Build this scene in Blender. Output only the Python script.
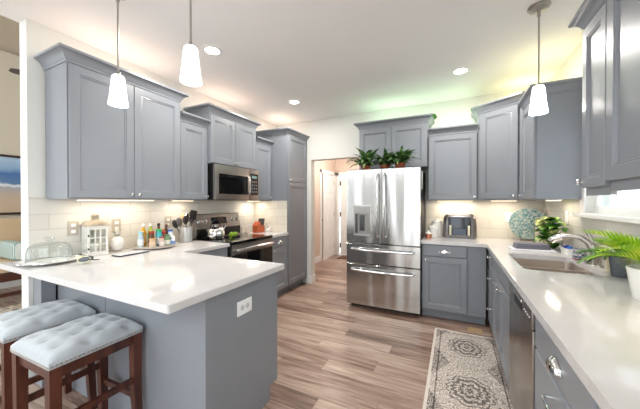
import bpy, bmesh, math, random
from mathutils import Vector, Matrix
random.seed(7)
PI = math.pi
for o in list(bpy.data.objects):
    bpy.data.objects.remove(o)
sc = bpy.context.scene
C = sc.collection

# ---------------------------------------------------------------- camera
cd = bpy.data.cameras.new('camera')
cd.lens = 275.46 / 640 * 36
cd.sensor_width = 36
cd.clip_start = 0.02
cam = bpy.data.objects.new('camera', cd)
C.objects.link(cam)
cam.location = (0, 0, 1.361)
cam.rotation_euler = (math.radians(90 - 0.461), 0, math.radians(26.033))
sc.camera = cam

# ---------------------------------------------------------------- world, exposure
w = bpy.data.worlds.new('world'); sc.world = w; w.use_nodes = True
bg = w.node_tree.nodes['Background']
bg.inputs[0].default_value = (0.90, 0.97, 1.0, 1)
bg.inputs[1].default_value = 1.9
sc.view_settings.view_transform = 'Standard'
sc.view_settings.look = 'None'
sc.view_settings.gamma = 1
sc.view_settings.use_curve_mapping = False
sc.view_settings.exposure = 1.03
sc.cycles.transparent_max_bounces = 24
LAMP = 0.3     # strength of every lamp in the room


def s2l(c):
    return tuple(((v / 255) / 12.92 if v <= 10 else (((v / 255) + 0.055) / 1.055) ** 2.4) for v in c)


# ---------------------------------------------------------------- materials
def new_mat(name):
    m = bpy.data.materials.new(name); m.use_nodes = True
    return m, m.node_tree.nodes, m.node_tree.links, m.node_tree.nodes['Principled BSDF']


def mat(name, rgb, rough=0.5, metal=0.0, noise=0.0, nscale=20, bump=0.0, spec=0.5, **kw):
    m, N, L, P = new_mat(name)
    c = s2l(rgb)
    P.inputs['Base Color'].default_value = (*c, 1)
    P.inputs['Roughness'].default_value = rough
    P.inputs['Metallic'].default_value = metal
    P.inputs['Specular IOR Level'].default_value = spec
    tc = N.new('ShaderNodeTexCoord')
    no = N.new('ShaderNodeTexNoise'); no.inputs['Scale'].default_value = nscale
    no.inputs['Detail'].default_value = 3
    L.new(tc.outputs['Object'], no.inputs['Vector'])
    mx = N.new('ShaderNodeMix'); mx.data_type = 'RGBA'
    k = max(noise, 0.02)
    mx.inputs[6].default_value = (*[v * (1 - k) for v in c], 1)
    mx.inputs[7].default_value = (*[min(1, v * (1 + k)) for v in c], 1)
    L.new(no.outputs[0], mx.inputs[0]); L.new(mx.outputs[2], P.inputs['Base Color'])
    if bump:
        b = N.new('ShaderNodeBump'); b.inputs['Strength'].default_value = bump; b.inputs['Distance'].default_value = 0.01
        L.new(no.outputs[0], b.inputs['Height']); L.new(b.outputs[0], P.inputs['Normal'])
    for kk, v in kw.items():
        P.inputs[kk.replace('_', ' ')].default_value = v
    return m


def emis(name, rgb, strength):
    m, N, L, P = new_mat(name)
    P.inputs['Base Color'].default_value = (0.9, 0.9, 0.9, 1)
    P.inputs['Emission Color'].default_value = (*s2l(rgb), 1)
    P.inputs['Emission Strength'].default_value = strength
    return m


def glass_mat(name, rgb=(255, 255, 255), mix=0.85, rough=0.02):
    """thin clear glass: mostly transparent with a gloss coat"""
    m, N, L, P = new_mat(name)
    out = N['Material Output']
    tr = N.new('ShaderNodeBsdfTransparent'); tr.inputs[0].default_value = (*s2l(rgb), 1)
    gl = N.new('ShaderNodeBsdfGlossy'); gl.inputs['Roughness'].default_value = rough
    lw = N.new('ShaderNodeLayerWeight'); lw.inputs[0].default_value = 0.25
    ma = N.new('ShaderNodeMath'); ma.operation = 'MULTIPLY_ADD'
    ma.inputs[1].default_value = 0.6; ma.inputs[2].default_value = 1 - mix - 0.1
    L.new(lw.outputs['Fresnel'], ma.inputs[0])
    ms = N.new('ShaderNodeMixShader')
    L.new(ma.outputs[0], ms.inputs[0]); L.new(tr.outputs[0], ms.inputs[1]); L.new(gl.outputs[0], ms.inputs[2])
    L.new(ms.outputs[0], out.inputs[0])
    return m


def brushed(name, rgb, rough=0.25, axis='Z', bump=0.15):
    m, N, L, P = new_mat(name)
    c = s2l(rgb)
    P.inputs['Metallic'].default_value = 1.0
    P.inputs['Roughness'].default_value = rough
    tc = N.new('ShaderNodeTexCoord'); mp = N.new('ShaderNodeMapping')
    s = {'Z': (120, 120, 1.2), 'X': (1.2, 120, 120)}[axis]
    mp.inputs['Scale'].default_value = s
    no = N.new('ShaderNodeTexNoise'); no.inputs['Scale'].default_value = 1.5; no.inputs['Detail'].default_value = 2
    L.new(tc.outputs['Object'], mp.inputs[0]); L.new(mp.outputs[0], no.inputs['Vector'])
    mx = N.new('ShaderNodeMix'); mx.data_type = 'RGBA'
    mx.inputs[6].default_value = (*[v * .9 for v in c], 1); mx.inputs[7].default_value = (*[min(1, v * 1.06) for v in c], 1)
    L.new(no.outputs[0], mx.inputs[0]); L.new(mx.outputs[2], P.inputs['Base Color'])
    # gentle waviness of sheet steel
    n2 = N.new('ShaderNodeTexNoise'); n2.inputs['Scale'].default_value = 3.0; n2.inputs['Detail'].default_value = 0
    mp2 = N.new('ShaderNodeMapping'); mp2.inputs['Scale'].default_value = (2.2, 2.2, 0.25)
    L.new(tc.outputs['Object'], mp2.inputs[0]); L.new(mp2.outputs[0], n2.inputs['Vector'])
    b = N.new('ShaderNodeBump'); b.inputs['Strength'].default_value = bump; b.inputs['Distance'].default_value = 0.05
    L.new(n2.outputs[0], b.inputs['Height']); L.new(b.outputs[0], P.inputs['Normal'])
    return m


def math_node(N, L, op, a, b=None):
    n = N.new('ShaderNodeMath'); n.operation = op
    for i, v in enumerate((a, b)):
        if v is None: continue
        if isinstance(v, (int, float)): n.inputs[i].default_value = v
        else: L.new(v, n.inputs[i])
    return n.outputs[0]


def ramp(N, L, fac, stops):
    r = N.new('ShaderNodeValToRGB')
    e = r.color_ramp.elements
    e[0].position = stops[0][0]; e[0].color = (*s2l(stops[0][1]), 1)
    e[1].position = stops[-1][0]; e[1].color = (*s2l(stops[-1][1]), 1)
    for p, c in stops[1:-1]:
        x = e.new(p); x.color = (*s2l(c), 1)
    L.new(fac, r.inputs[0])
    return r.outputs[0]


def floor_mat():
    m, N, L, P = new_mat('wood_plank_floor')
    tc = N.new('ShaderNodeTexCoord'); sp = N.new('ShaderNodeSeparateXYZ')
    L.new(tc.outputs['Object'], sp.inputs[0])
    x, y = sp.outputs[0], sp.outputs[1]
    ry = math_node(N, L, 'DIVIDE', y, 0.155)
    row = math_node(N, L, 'FLOOR', ry)
    wn = N.new('ShaderNodeTexWhiteNoise'); wn.noise_dimensions = '1D'; L.new(row, wn.inputs['W'])
    off = math_node(N, L, 'MULTIPLY', wn.outputs[0], 1.22)
    rx = math_node(N, L, 'DIVIDE', math_node(N, L, 'ADD', x, off), 1.22)
    col = math_node(N, L, 'FLOOR', rx)
    cb = N.new('ShaderNodeCombineXYZ'); L.new(row, cb.inputs[0]); L.new(col, cb.inputs[1])
    w2 = N.new('ShaderNodeTexWhiteNoise'); w2.noise_dimensions = '2D'; L.new(cb.outputs[0], w2.inputs['Vector'])
    pid = w2.outputs[0]
    # grain
    cg = N.new('ShaderNodeCombineXYZ')
    L.new(math_node(N, L, 'MULTIPLY', x, 1.3), cg.inputs[0]); L.new(math_node(N, L, 'MULTIPLY', y, 16), cg.inputs[1])
    L.new(math_node(N, L, 'MULTIPLY', pid, 37), cg.inputs[2])
    g = N.new('ShaderNodeTexNoise'); g.inputs['Scale'].default_value = 1.6; g.inputs['Detail'].default_value = 5
    g.inputs['Roughness'].default_value = 0.62; g.inputs['Distortion'].default_value = 0.6
    L.new(cg.outputs[0], g.inputs['Vector'])
    cg2 = N.new('ShaderNodeCombineXYZ')
    L.new(math_node(N, L, 'MULTIPLY', x, 2.2), cg2.inputs[0]); L.new(math_node(N, L, 'MULTIPLY', y, 60), cg2.inputs[1]); L.new(pid, cg2.inputs[2])
    g2 = N.new('ShaderNodeTexNoise'); g2.inputs['Scale'].default_value = 2.0; g2.inputs['Detail'].default_value = 3
    L.new(cg2.outputs[0], g2.inputs['Vector'])
    f = math_node(N, L, 'ADD', math_node(N, L, 'MULTIPLY', g.outputs[0], 0.85),
                  math_node(N, L, 'ADD', math_node(N, L, 'MULTIPLY', g2.outputs[0], 0.25), math_node(N, L, 'MULTIPLY', pid, 0.22)))
    f = math_node(N, L, 'SUBTRACT', f, 0.16)
    c = ramp(N, L, f, [(0.28, (96, 74, 62)), (0.42, (134, 108, 94)), (0.52, (162, 136, 121)), (0.64, (186, 164, 149)), (0.8, (204, 187, 174))])
    # seams
    fy = math_node(N, L, 'FRACT', ry); fx = math_node(N, L, 'FRACT', rx)
    sy = math_node(N, L, 'LESS_THAN', fy, 0.018); sx = math_node(N, L, 'LESS_THAN', fx, 0.0025)
    s = math_node(N, L, 'MAXIMUM', sy, sx)
    mx = N.new('ShaderNodeMix'); mx.data_type = 'RGBA'
    L.new(math_node(N, L, 'MULTIPLY', s, 0.6), mx.inputs[0]); L.new(c, mx.inputs[6]); mx.inputs[7].default_value = (*s2l((80, 60, 50)), 1)
    L.new(mx.outputs[2], P.inputs['Base Color'])
    P.inputs['Roughness'].default_value = 0.33
    b = N.new('ShaderNodeBump'); b.inputs['Strength'].default_value = 0.15; b.inputs['Distance'].default_value = 0.004
    L.new(f, b.inputs['Height']); L.new(b.outputs[0], P.inputs['Normal'])
    return m


def tile_mat(name, axis, rgb1, rgb2, grout):
    m, N, L, P = new_mat(name)
    tc = N.new('ShaderNodeTexCoord'); sp = N.new('ShaderNodeSeparateXYZ'); L.new(tc.outputs['Object'], sp.inputs[0])
    cb = N.new('ShaderNodeCombineXYZ')
    L.new(sp.outputs[0 if axis == 'X' else 1], cb.inputs[0]); L.new(math_node(N, L, 'SUBTRACT', sp.outputs[2], 0.914), cb.inputs[1])
    br = N.new('ShaderNodeTexBrick')
    br.inputs['Scale'].default_value = 1
    br.inputs['Brick Width'].default_value = 0.40; br.inputs['Row Height'].default_value = 0.118
    br.inputs['Mortar Size'].default_value = 0.0025
    br.inputs['Color1'].default_value = (*s2l(rgb1), 1); br.inputs['Color2'].default_value = (*s2l(rgb2), 1)
    br.inputs['Mortar'].default_value = (*s2l(grout), 1)
    L.new(cb.outputs[0], br.inputs['Vector'])
    L.new(br.outputs[0], P.inputs['Base Color'])
    P.inputs['Roughness'].default_value = 0.22
    b = N.new('ShaderNodeBump'); b.invert = True; b.inputs['Strength'].default_value = 0.4; b.inputs['Distance'].default_value = 0.003
    L.new(br.outputs['Fac'], b.inputs['Height']); L.new(b.outputs[0], P.inputs['Normal'])
    return m


RUGO = 0.33 - 0.78


def rug_mat(hx, hy):
    m, N, L, P = new_mat('woven_rug_pattern')
    tc = N.new('ShaderNodeTexCoord'); sp = N.new('ShaderNodeSeparateXYZ'); L.new(tc.outputs['Object'], sp.inputs[0])
    x, y = sp.outputs[0], sp.outputs[1]
    ax = math_node(N, L, 'ABSOLUTE', x); ay = math_node(N, L, 'ABSOLUTE', y)
    # medallions repeated along the runner
    yy = math_node(N, L, 'SUBTRACT', math_node(N, L, 'FRACT', math_node(N, L, 'DIVIDE', math_node(N, L, 'ADD', y, RUGO), 0.66)), 0.5)
    r = math_node(N, L, 'SQRT', math_node(N, L, 'ADD',
        math_node(N, L, 'POWER', math_node(N, L, 'DIVIDE', x, 0.155), 2), math_node(N, L, 'POWER', math_node(N, L, 'DIVIDE', yy, 0.26), 2)))
    an = math_node(N, L, 'ARCTAN2', yy, x)
    scal = math_node(N, L, 'MULTIPLY', math_node(N, L, 'SINE', math_node(N, L, 'MULTIPLY', an, 12)), 0.06)
    r = math_node(N, L, 'ADD', r, scal)
    ring = math_node(N, L, 'SINE', math_node(N, L, 'MULTIPLY', r, 20))
    inside = math_node(N, L, 'LESS_THAN', r, 1.0)
    medal = math_node(N, L, 'MULTIPLY', math_node(N, L, 'GREATER_THAN', ring, -0.1), inside)
    # scattered flowers
    v = N.new('ShaderNodeTexVoronoi'); v.inputs['Scale'].default_value = 24
    L.new(tc.outputs['Object'], v.inputs['Vector'])
    fl = math_node(N, L, 'SINE', math_node(N, L, 'MULTIPLY', v.outputs['Distance'], 22))
    fl = math_node(N, L, 'GREATER_THAN', fl, 0.15)
    v2 = N.new('ShaderNodeTexVoronoi'); v2.inputs['Scale'].default_value = 60
    L.new(tc.outputs['Object'], v2.inputs['Vector'])
    sm = math_node(N, L, 'LESS_THAN', v2.outputs['Distance'], 0.32)
    # spandrels at the field's corners between medallions
    sp2 = math_node(N, L, 'GREATER_THAN', math_node(N, L, 'ADD', math_node(N, L, 'DIVIDE', ax, 0.22), math_node(N, L, 'ABSOLUTE', math_node(N, L, 'MULTIPLY', yy, 1.7))), 1.45)
    f = math_node(N, L, 'ADD', math_node(N, L, 'MULTIPLY', medal, 0.45), math_node(N, L, 'ADD', math_node(N, L, 'MULTIPLY', fl, 0.34),
        math_node(N, L, 'ADD', math_node(N, L, 'MULTIPLY', sm, 0.26), math_node(N, L, 'MULTIPLY', sp2, 0.22))))
    # border stripes
    ex = math_node(N, L, 'SUBTRACT', hx, ax); ey = math_node(N, L, 'SUBTRACT', hy, ay)
    e = math_node(N, L, 'MINIMUM', ex, ey)
    b1 = math_node(N, L, 'LESS_THAN', e, 0.022)
    st = math_node(N, L, 'MULTIPLY', math_node(N, L, 'GREATER_THAN', e, 0.058), math_node(N, L, 'LESS_THAN', e, 0.068))
    f = math_node(N, L, 'ADD', math_node(N, L, 'MULTIPLY', f, math_node(N, L, 'SUBTRACT', 1, b1)), math_node(N, L, 'MULTIPLY', st, 0.4))
    no = N.new('ShaderNodeTexNoise'); no.inputs['Scale'].default_value = 160
    L.new(tc.outputs['Object'], no.inputs['Vector'])
    f = math_node(N, L, 'ADD', f, math_node(N, L, 'MULTIPLY', math_node(N, L, 'SUBTRACT', no.outputs[0], 0.5), 0.35))
    c = ramp(N, L, f, [(0.05, (224, 214, 204)), (0.33, (172, 160, 152)), (0.6, (104, 96, 92)), (1.0, (66, 60, 58))])
    L.new(c, P.inputs['Base Color']); P.inputs['Roughness'].default_value = 0.95
    b = N.new('ShaderNodeBump'); b.inputs['Strength'].default_value = 0.3; b.inputs['Distance'].default_value = 0.002
    L.new(no.outputs[0], b.inputs['Height']); L.new(b.outputs[0], P.inputs['Normal'])
    return m


def wood_mat(name, dark, light, rough=0.35, scale=(3, 3, 25)):
    m, N, L, P = new_mat(name)
    tc = N.new('ShaderNodeTexCoord'); mp = N.new('ShaderNodeMapping'); mp.inputs['Scale'].default_value = (scale[2], scale[1] * 8, scale[0])
    no = N.new('ShaderNodeTexNoise'); no.inputs['Scale'].default_value = 1; no.inputs['Detail'].default_value = 4
    L.new(tc.outputs['Object'], mp.inputs[0]); L.new(mp.outputs[0], no.inputs['Vector'])
    c = ramp(N, L, no.outputs[0], [(0.3, dark), (0.7, light)])
    L.new(c, P.inputs['Base Color']); P.inputs['Roughness'].default_value = rough
    return m


def two_tone(name, stops, kind='NOISE', scale=8, rough=0.5, vec=(1, 1, 1), **kw):
    m, N, L, P = new_mat(name)
    tc = N.new('ShaderNodeTexCoord'); mp = N.new('ShaderNodeMapping'); mp.inputs['Scale'].default_value = vec
    L.new(tc.outputs['Object'], mp.inputs[0])
    if kind == 'NOISE':
        n = N.new('ShaderNodeTexNoise'); n.inputs['Detail'].default_value = 4; o = n.outputs[0]
    elif kind == 'VORONOI':
        n = N.new('ShaderNodeTexVoronoi'); o = n.outputs['Distance']
    else:
        n = N.new('ShaderNodeTexWave'); n.bands_direction = 'Z' if kind == 'WAVEZ' else 'X'; o = n.outputs[1]
        n.inputs['Distortion'].default_value = kw.pop('dist', 0.3)
    n.inputs['Scale'].default_value = scale
    L.new(mp.outputs[0], n.inputs['Vector'])
    L.new(ramp(N, L, o, stops), P.inputs['Base Color'])
    P.inputs['Roughness'].default_value = rough
    for k, v in kw.items(): P.inputs[k].default_value = v
    return m


CAB = (135, 139, 146)
M = {}
M['cab'] = mat('grey_cabinet_paint', CAB, 0.32, noise=0.03, nscale=4)
M['wall'] = mat('pale_wall_paint', (226, 226, 221), 0.7, noise=0.015, nscale=2, bump=0.03)
M['hallwall'] = mat('beige_hall_paint', (214, 196, 182), 0.7, noise=0.02, nscale=2)
M['livwall'] = mat('beige_living_paint', (206, 196, 178), 0.7, noise=0.02, nscale=2)
M['ceil'] = mat('white_ceiling_paint', (241, 241, 241), 0.85, noise=0.015, nscale=3, bump=0.05)
M['trim'] = mat('white_trim_paint', (238, 238, 236), 0.4)
M['quartz'] = two_tone('white_quartz', [(0.3, (211, 209, 209)), (0.6, (214, 212, 212)), (0.75, (216, 215, 215))], scale=14, rough=0.09)
M['floor'] = floor_mat()
M['tileL'] = tile_mat('glossy_white_tile_long', 'Y', (222, 220, 214), (214, 211, 204), (196, 192, 184))
M['tileB'] = tile_mat('white_tile_warm_lit', 'X', (222, 216, 204), (214, 207, 194), (196, 190, 178))  # same white tile as the long wall, warm light tinted into its colours
M['steel'] = brushed('brushed_stainless', (190, 189, 187), 0.2, bump=0.5)
M['steelh'] = brushed('brushed_stainless_horizontal', (176, 170, 165), 0.28, 'X')
M['sinksteel'] = mat('satin_sink_steel', (206, 196, 188), .3, .95)
M['steeld'] = brushed('dark_stainless', (158, 152, 148), 0.3, 'X')
M['chrome'] = mat('polished_nickel', (226, 226, 226), 0.12, 1.0)
M['nickel'] = mat('satin_nickel', (180, 175, 170), 0.3, 1.0)
M['black'] = mat('black_plastic', (18, 18, 20), 0.35)
M['bglass'] = mat('black_glass', (12, 12, 14), 0.06)
M['darkgap'] = mat('dark_side_panel', (38, 38, 40), 0.5)
M['legwood'] = wood_mat('red_brown_stained_wood', (52, 24, 17), (92, 48, 34), 0.3)
M['velvet'] = mat('pale_blue_velvet', (174, 180, 185), 0.85, noise=0.12, nscale=9, bump=0.1, Sheen_Weight=0.5)
M['white'] = mat('white_glaze', (240, 239, 235), 0.2)
M['whitem'] = mat('white_painted_wood', (236, 234, 228), 0.5, noise=0.03, nscale=30)
M['plastic'] = mat('white_plastic', (240, 240, 242), 0.35)
M['terracotta'] = mat('terracotta', (150, 78, 52), 0.8, noise=0.1)
M['copper'] = mat('copper', (214, 140, 112), 0.3, 0.8)
M['soil'] = mat('soil', (58, 44, 34), 0.95, noise=0.3)
M['shade'] = emis('lit_frosted_glass', (255, 250, 244), 3.2)
M['bulb'] = emis('lit_lamp_diffuser', (255, 248, 236), 9.0)
M['ledw'] = emis('lit_warm_strip', (255, 226, 186), 3.0)
M['glass'] = glass_mat('clear_glass', (250, 253, 252), 0.82)
M['pane'] = glass_mat('window_glass', (250, 253, 255), 0.88)
M['fern'] = two_tone('striped_green_leaf', [(0.35, (40, 78, 36)), (0.5, (84, 124, 66)), (0.65, (156, 182, 126))], scale=14, rough=0.45)
M['pothos'] = two_tone('cream_green_leaf', [(0.40, (34, 92, 26)), (0.52, (84, 142, 46)), (0.60, (224, 232, 160))], scale=11, rough=0.4)
M['palm'] = two_tone('yellow_green_leaf', [(0.3, (104, 160, 20)), (0.5, (160, 204, 40)), (0.7, (220, 224, 80))], scale=9, rough=0.45)
M['palmd'] = two_tone('green_leaf', [(0.3, (60, 124, 50)), (0.7, (130, 176, 84))], scale=9, rough=0.45)
M['herb'] = mat('bright_herb', (128, 160, 40), 0.6, noise=0.25, nscale=40)


# ---------------------------------------------------------------- mesh helpers
def B():
    return bmesh.new()


def box(bm, x0, x1, y0, y1, z0, z1, bev=0.0, mtx=None):
    t = bmesh.new()
    bmesh.ops.create_cube(t, size=1)
    for v in t.verts:
        v.co = Vector(((x0 + x1) / 2 + v.co.x * (x1 - x0), (y0 + y1) / 2 + v.co.y * (y1 - y0), (z0 + z1) / 2 + v.co.z * (z1 - z0)))
    if bev:
        bmesh.ops.bevel(t, geom=t.edges[:], offset=bev, segments=2, affect='EDGES', profile=0.7)
    merge(bm, t, mtx)
    return bm


def merge(bm, t, mtx=None):
    if mtx is not None:
        bmesh.ops.transform(t, matrix=mtx, verts=t.verts)
    me = bpy.data.meshes.new('tmp'); t.to_mesh(me); t.free()
    bm.from_mesh(me); bpy.data.meshes.remove(me)


def loft(bm, rings, cap0=True, cap1=True, closed=True):
    vs = [[bm.verts.new(p) for p in r] for r in rings]
    n = len(vs[0])
    for a, b in zip(vs, vs[1:]):
        for i in range(n if closed else n - 1):
            j = (i + 1) % n
            try: bm.faces.new((a[i], a[j], b[j], b[i]))
            except ValueError: pass
    if cap0: bm.faces.new(list(reversed(vs[0])))
    if cap1: bm.faces.new(vs[-1])
    return bm


def lathe(bm, prof, seg=20, c=(0, 0, 0), mtx=None, cap=True, sx=1, sy=1):
    t = bmesh.new()
    rings = [[(c[0] + r * sx * math.cos(2 * PI * i / seg), c[1] + r * sy * math.sin(2 * PI * i / seg), c[2] + z) for i in range(seg)] for r, z in prof]
    loft(t, rings, cap, cap)
    merge(bm, t, mtx)
    return bm


def tube(bm, pts, r, seg=8, cap=True, flat=1.0):
    pts = [Vector(p) for p in pts]
    rr = r if isinstance(r, (list, tuple)) else [r] * len(pts)
    rings = []
    up = Vector((0, 0, 1))
    prev = None
    for i, p in enumerate(pts):
        d = (pts[min(i + 1, len(pts) - 1)] - pts[max(i - 1, 0)]).normalized()
        if prev is None:
            a = d.cross(up)
            if a.length < 1e-3: a = d.cross(Vector((1, 0, 0)))
            a.normalize()
        else:
            a = (prev - d * prev.dot(d)).normalized()
        prev = a
        b = d.cross(a)
        rings.append([p + (a * math.cos(2 * PI * k / seg) + b * math.sin(2 * PI * k / seg) * flat) * rr[i] for k in range(seg)])
    loft(bm, rings, cap, cap)
    return bm


def prism(bm, poly, z0, z1, hole=None, bev=0):
    t = bmesh.new()
    def ring(p):
        v = [t.verts.new((x, y, z0)) for x, y in p]
        return [t.edges.new((v[i], v[(i + 1) % len(v)])) for i in range(len(v))]
    es = ring(poly)
    if hole:
        for hh in (hole if isinstance(hole[0][0], (list, tuple)) else [hole]): es += ring(hh)
    bmesh.ops.triangle_fill(t, edges=es, use_beauty=True)
    bmesh.ops.dissolve_limit(t, angle_limit=0.01, verts=t.verts, edges=t.edges) if not hole else None
    r = bmesh.ops.extrude_face_region(t, geom=t.faces[:])
    for g in r['geom']:
        if isinstance(g, bmesh.types.BMVert): g.co.z = z1
    bmesh.ops.recalc_face_normals(t, faces=t.faces)
    if bev:
        ed = [e for e in t.edges if len(e.link_faces) == 2 and e.calc_face_angle(0) > 0.6 and abs(e.verts[0].co.z - e.verts[1].co.z) < 1e-5]
        bmesh.ops.bevel(t, geom=ed, offset=bev, segments=2, affect='EDGES')
    merge(bm, t)
    return bm


def rrect(x0, x1, y0, y1, r, n=5):
    out = []
    for cx, cy, a0 in ((x1 - r, y1 - r, 0), (x0 + r, y1 - r, 90), (x0 + r, y0 + r, 180), (x1 - r, y0 + r, 270)):
        for k in range(n + 1):
            a = math.radians(a0 + 90 * k / n)
            out.append((cx + r * math.cos(a), cy + r * math.sin(a)))
    return out


def obj(name, bm, m, parent=None, loc=None, smooth=True, ang=35, rot=None):
    bmesh.ops.recalc_face_normals(bm, faces=bm.faces)
    me = bpy.data.meshes.new(name); bm.to_mesh(me); bm.free()
    me.materials.append(M[m] if isinstance(m, str) else m)
    if smooth:
        me.polygons.foreach_set('use_smooth', [True] * len(me.polygons))
        me.set_sharp_from_angle(angle=math.radians(ang))
    o = bpy.data.objects.new(name, me); C.objects.link(o)
    if parent: o.parent = parent
    if loc: o.location = loc
    if rot: o.rotation_euler = rot
    return o


def thing(name, label, cat, loc=(0, 0, 0), rotz=0, group=None):
    o = bpy.data.objects.new(name, None); C.objects.link(o)
    o.location = loc; o.rotation_euler = (0, 0, math.radians(rotz)); o.empty_display_size = 0.1
    return tag(o, label, cat, group)


def tag(o, label, cat, group=None):
    o['label'] = label; o['category'] = cat
    if group: o['group'] = group
    return o


def struct(name, bm, m, parent=None, smooth=False):
    o = obj(name, bm, m, parent, smooth=smooth)
    if parent is None: o['kind'] = 'structure'
    return o


def dup(root, loc, rotz=None, label=None):
    r = root.copy(); C.objects.link(r); r.location = loc
    if rotz is not None: r.rotation_euler = (0, 0, math.radians(rotz))
    if label: r['label'] = label
    for ch in list(root.children):
        c = ch.copy(); C.objects.link(c); c.parent = r
        for g in list(ch.children):
            d = g.copy(); C.objects.link(d); d.parent = c
    return r


def lamp(name, kind, loc, power, color=(1, .93, .82), size=0.1, sizey=None, rot=(0, 0, 0), parent=None, spot=None, blend=0.6):
    ld = bpy.data.lights.new(name, kind); ld.energy = power * LAMP; ld.color = color
    if kind == 'AREA':
        ld.size = size
        if sizey: ld.shape = 'RECTANGLE'; ld.size_y = sizey
    else:
        ld.shadow_soft_size = size
    if kind == 'SPOT': ld.spot_size = spot or 2.4; ld.spot_blend = blend
    o = bpy.data.objects.new(name, ld); C.objects.link(o); o.location = loc; o.rotation_euler = rot
    if parent: o.parent = parent
    return o


# ---------------------------------------------------------------- dimensions
XL, XR, YB, ZC = -2.846, 0.955, 4.07, 2.72
YW = 0.885          # free end of the left wall
Z = 0.914

# ---------------------------------------------------------------- shell
struct('floor', box(B(), -6.6, 1.15, -4.4, 7.0, -0.06, 0), 'floor')
bm = B()  # unseen brown piers added behind the camera for the refrigerator to reflect
for a, b in ((-6.5, -5.3), (-4.4, -3.75), (-3.4, -2.85), (-2.72, -2.25), (-2.1, -1.35), (0.5, 1.15)): box(bm, a, b, -4.3, -4.2, 0, 2.7)
struct('wall_front', bm, mat('brown_reflection_wall', (122, 106, 96), .7))
struct('ceiling', box(B(), -2.966, 1.15, -1.2, 6.8, ZC, ZC + 0.1), 'ceil')
struct('wall_left', box(B(), XL - 0.12, XL, YW, YB, 0, ZC), 'wall')
struct('wall_left_header', box(B(), XL - 0.12, XL - 0.06, -1.2, YB, ZC + 0.1, 5.2), 'livwall')
bm = B()
OX0, OX1, OZ = -2.155, -1.30, 2.065
box(bm, -2.966, OX0, YB, YB + 0.14, 0, ZC); box(bm, OX1, 1.10, YB, YB + 0.14, 0, ZC); box(bm, OX0, OX1, YB, YB + 0.14, OZ, ZC)
struct('wall_back', bm, 'wall')
WY0, WY1, WZ0, WZ1 = 2.04, 2.94, 1.275, 2.14
bm = B()
box(bm, XR, XR + 0.14, WY1, YB, 0, ZC); box(bm, XR, XR + 0.14, -1.2, WY0, 0, ZC)
box(bm, XR, XR + 0.14, WY0, WY1, 0, WZ0); box(bm, XR, XR + 0.14, WY0, WY1, WZ1, ZC)
struct('wall_right', bm, 'wall')
# living room beyond the left wall
struct('wall_living', box(B(), -6.5, -6.4, -1.2, 6.9, 0, 3.75), 'livwall')
bm = B()
loft(bm, [[(-6.5, -1.2, 3.75), (-2.9, -1.2, 5.2), (-2.9, -1.2, 5.3), (-6.5, -1.2, 3.85)], [(-6.5, 6.9, 3.75), (-2.9, 6.9, 5.2), (-2.9, 6.9, 5.3), (-6.5, 6.9, 3.85)]])
struct('ceiling_living', bm, 'livwall')
struct('wall_living_far', box(B(), -6.4, -2.97, 6.8, 6.9, 0, 5.2), 'livwall')
# hall behind the opening
HX, HY = -2.80, 6.64
bm = B()
box(bm, HX - 0.1, HX, YB + 0.14, 5.80, 0, ZC); box(bm, HX - 0.1, HX, 5.80, HY, 2.05, ZC)
struct('wall_hall_left', bm, 'hallwall')
bm = B()
box(bm, HX, -2.70, HY, HY + 0.1, 0, ZC); box(bm, -1.9, -0.9, HY, HY + 0.1, 0, ZC); box(bm, -2.70, -1.9, HY, HY + 0.1, 2.05, ZC)
struct('wall_hall_back', bm, 'hallwall')
struct('wall_hall_right', box(B(), -1.1, -1.0, YB + 0.14, HY, 0, ZC), 'hallwall')


def baseboard(name, x0, x1, y0, y1):
    bm = B(); box(bm, x0, x1, y0, y1, 0, 0.115); box(bm, x0 + (0 if x1 - x0 > .1 else .0), x1, y0, y1, 0.115, 0.13, 0.003)
    struct(name, bm, 'trim')


baseboard('baseboard_back', -2.222, OX0 + 0.014, YB - 0.016, YB - 0.001)
baseboard('baseboard_jamb', OX0 + 0.001, OX0 + 0.015, YB, YB + 0.14)
baseboard('baseboard_hall', HX + 0.001, HX + 0.016, YB + 0.15, 5.72)
baseboard('baseboard_wall_end', XL - 0.12, XL - 0.004, YW - 0.015, YW - 0.001)
struct('baseboard_living', box(B(), -6.399, -6.384, -1.2, 6.7, 0, 0.13), 'trim')


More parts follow.
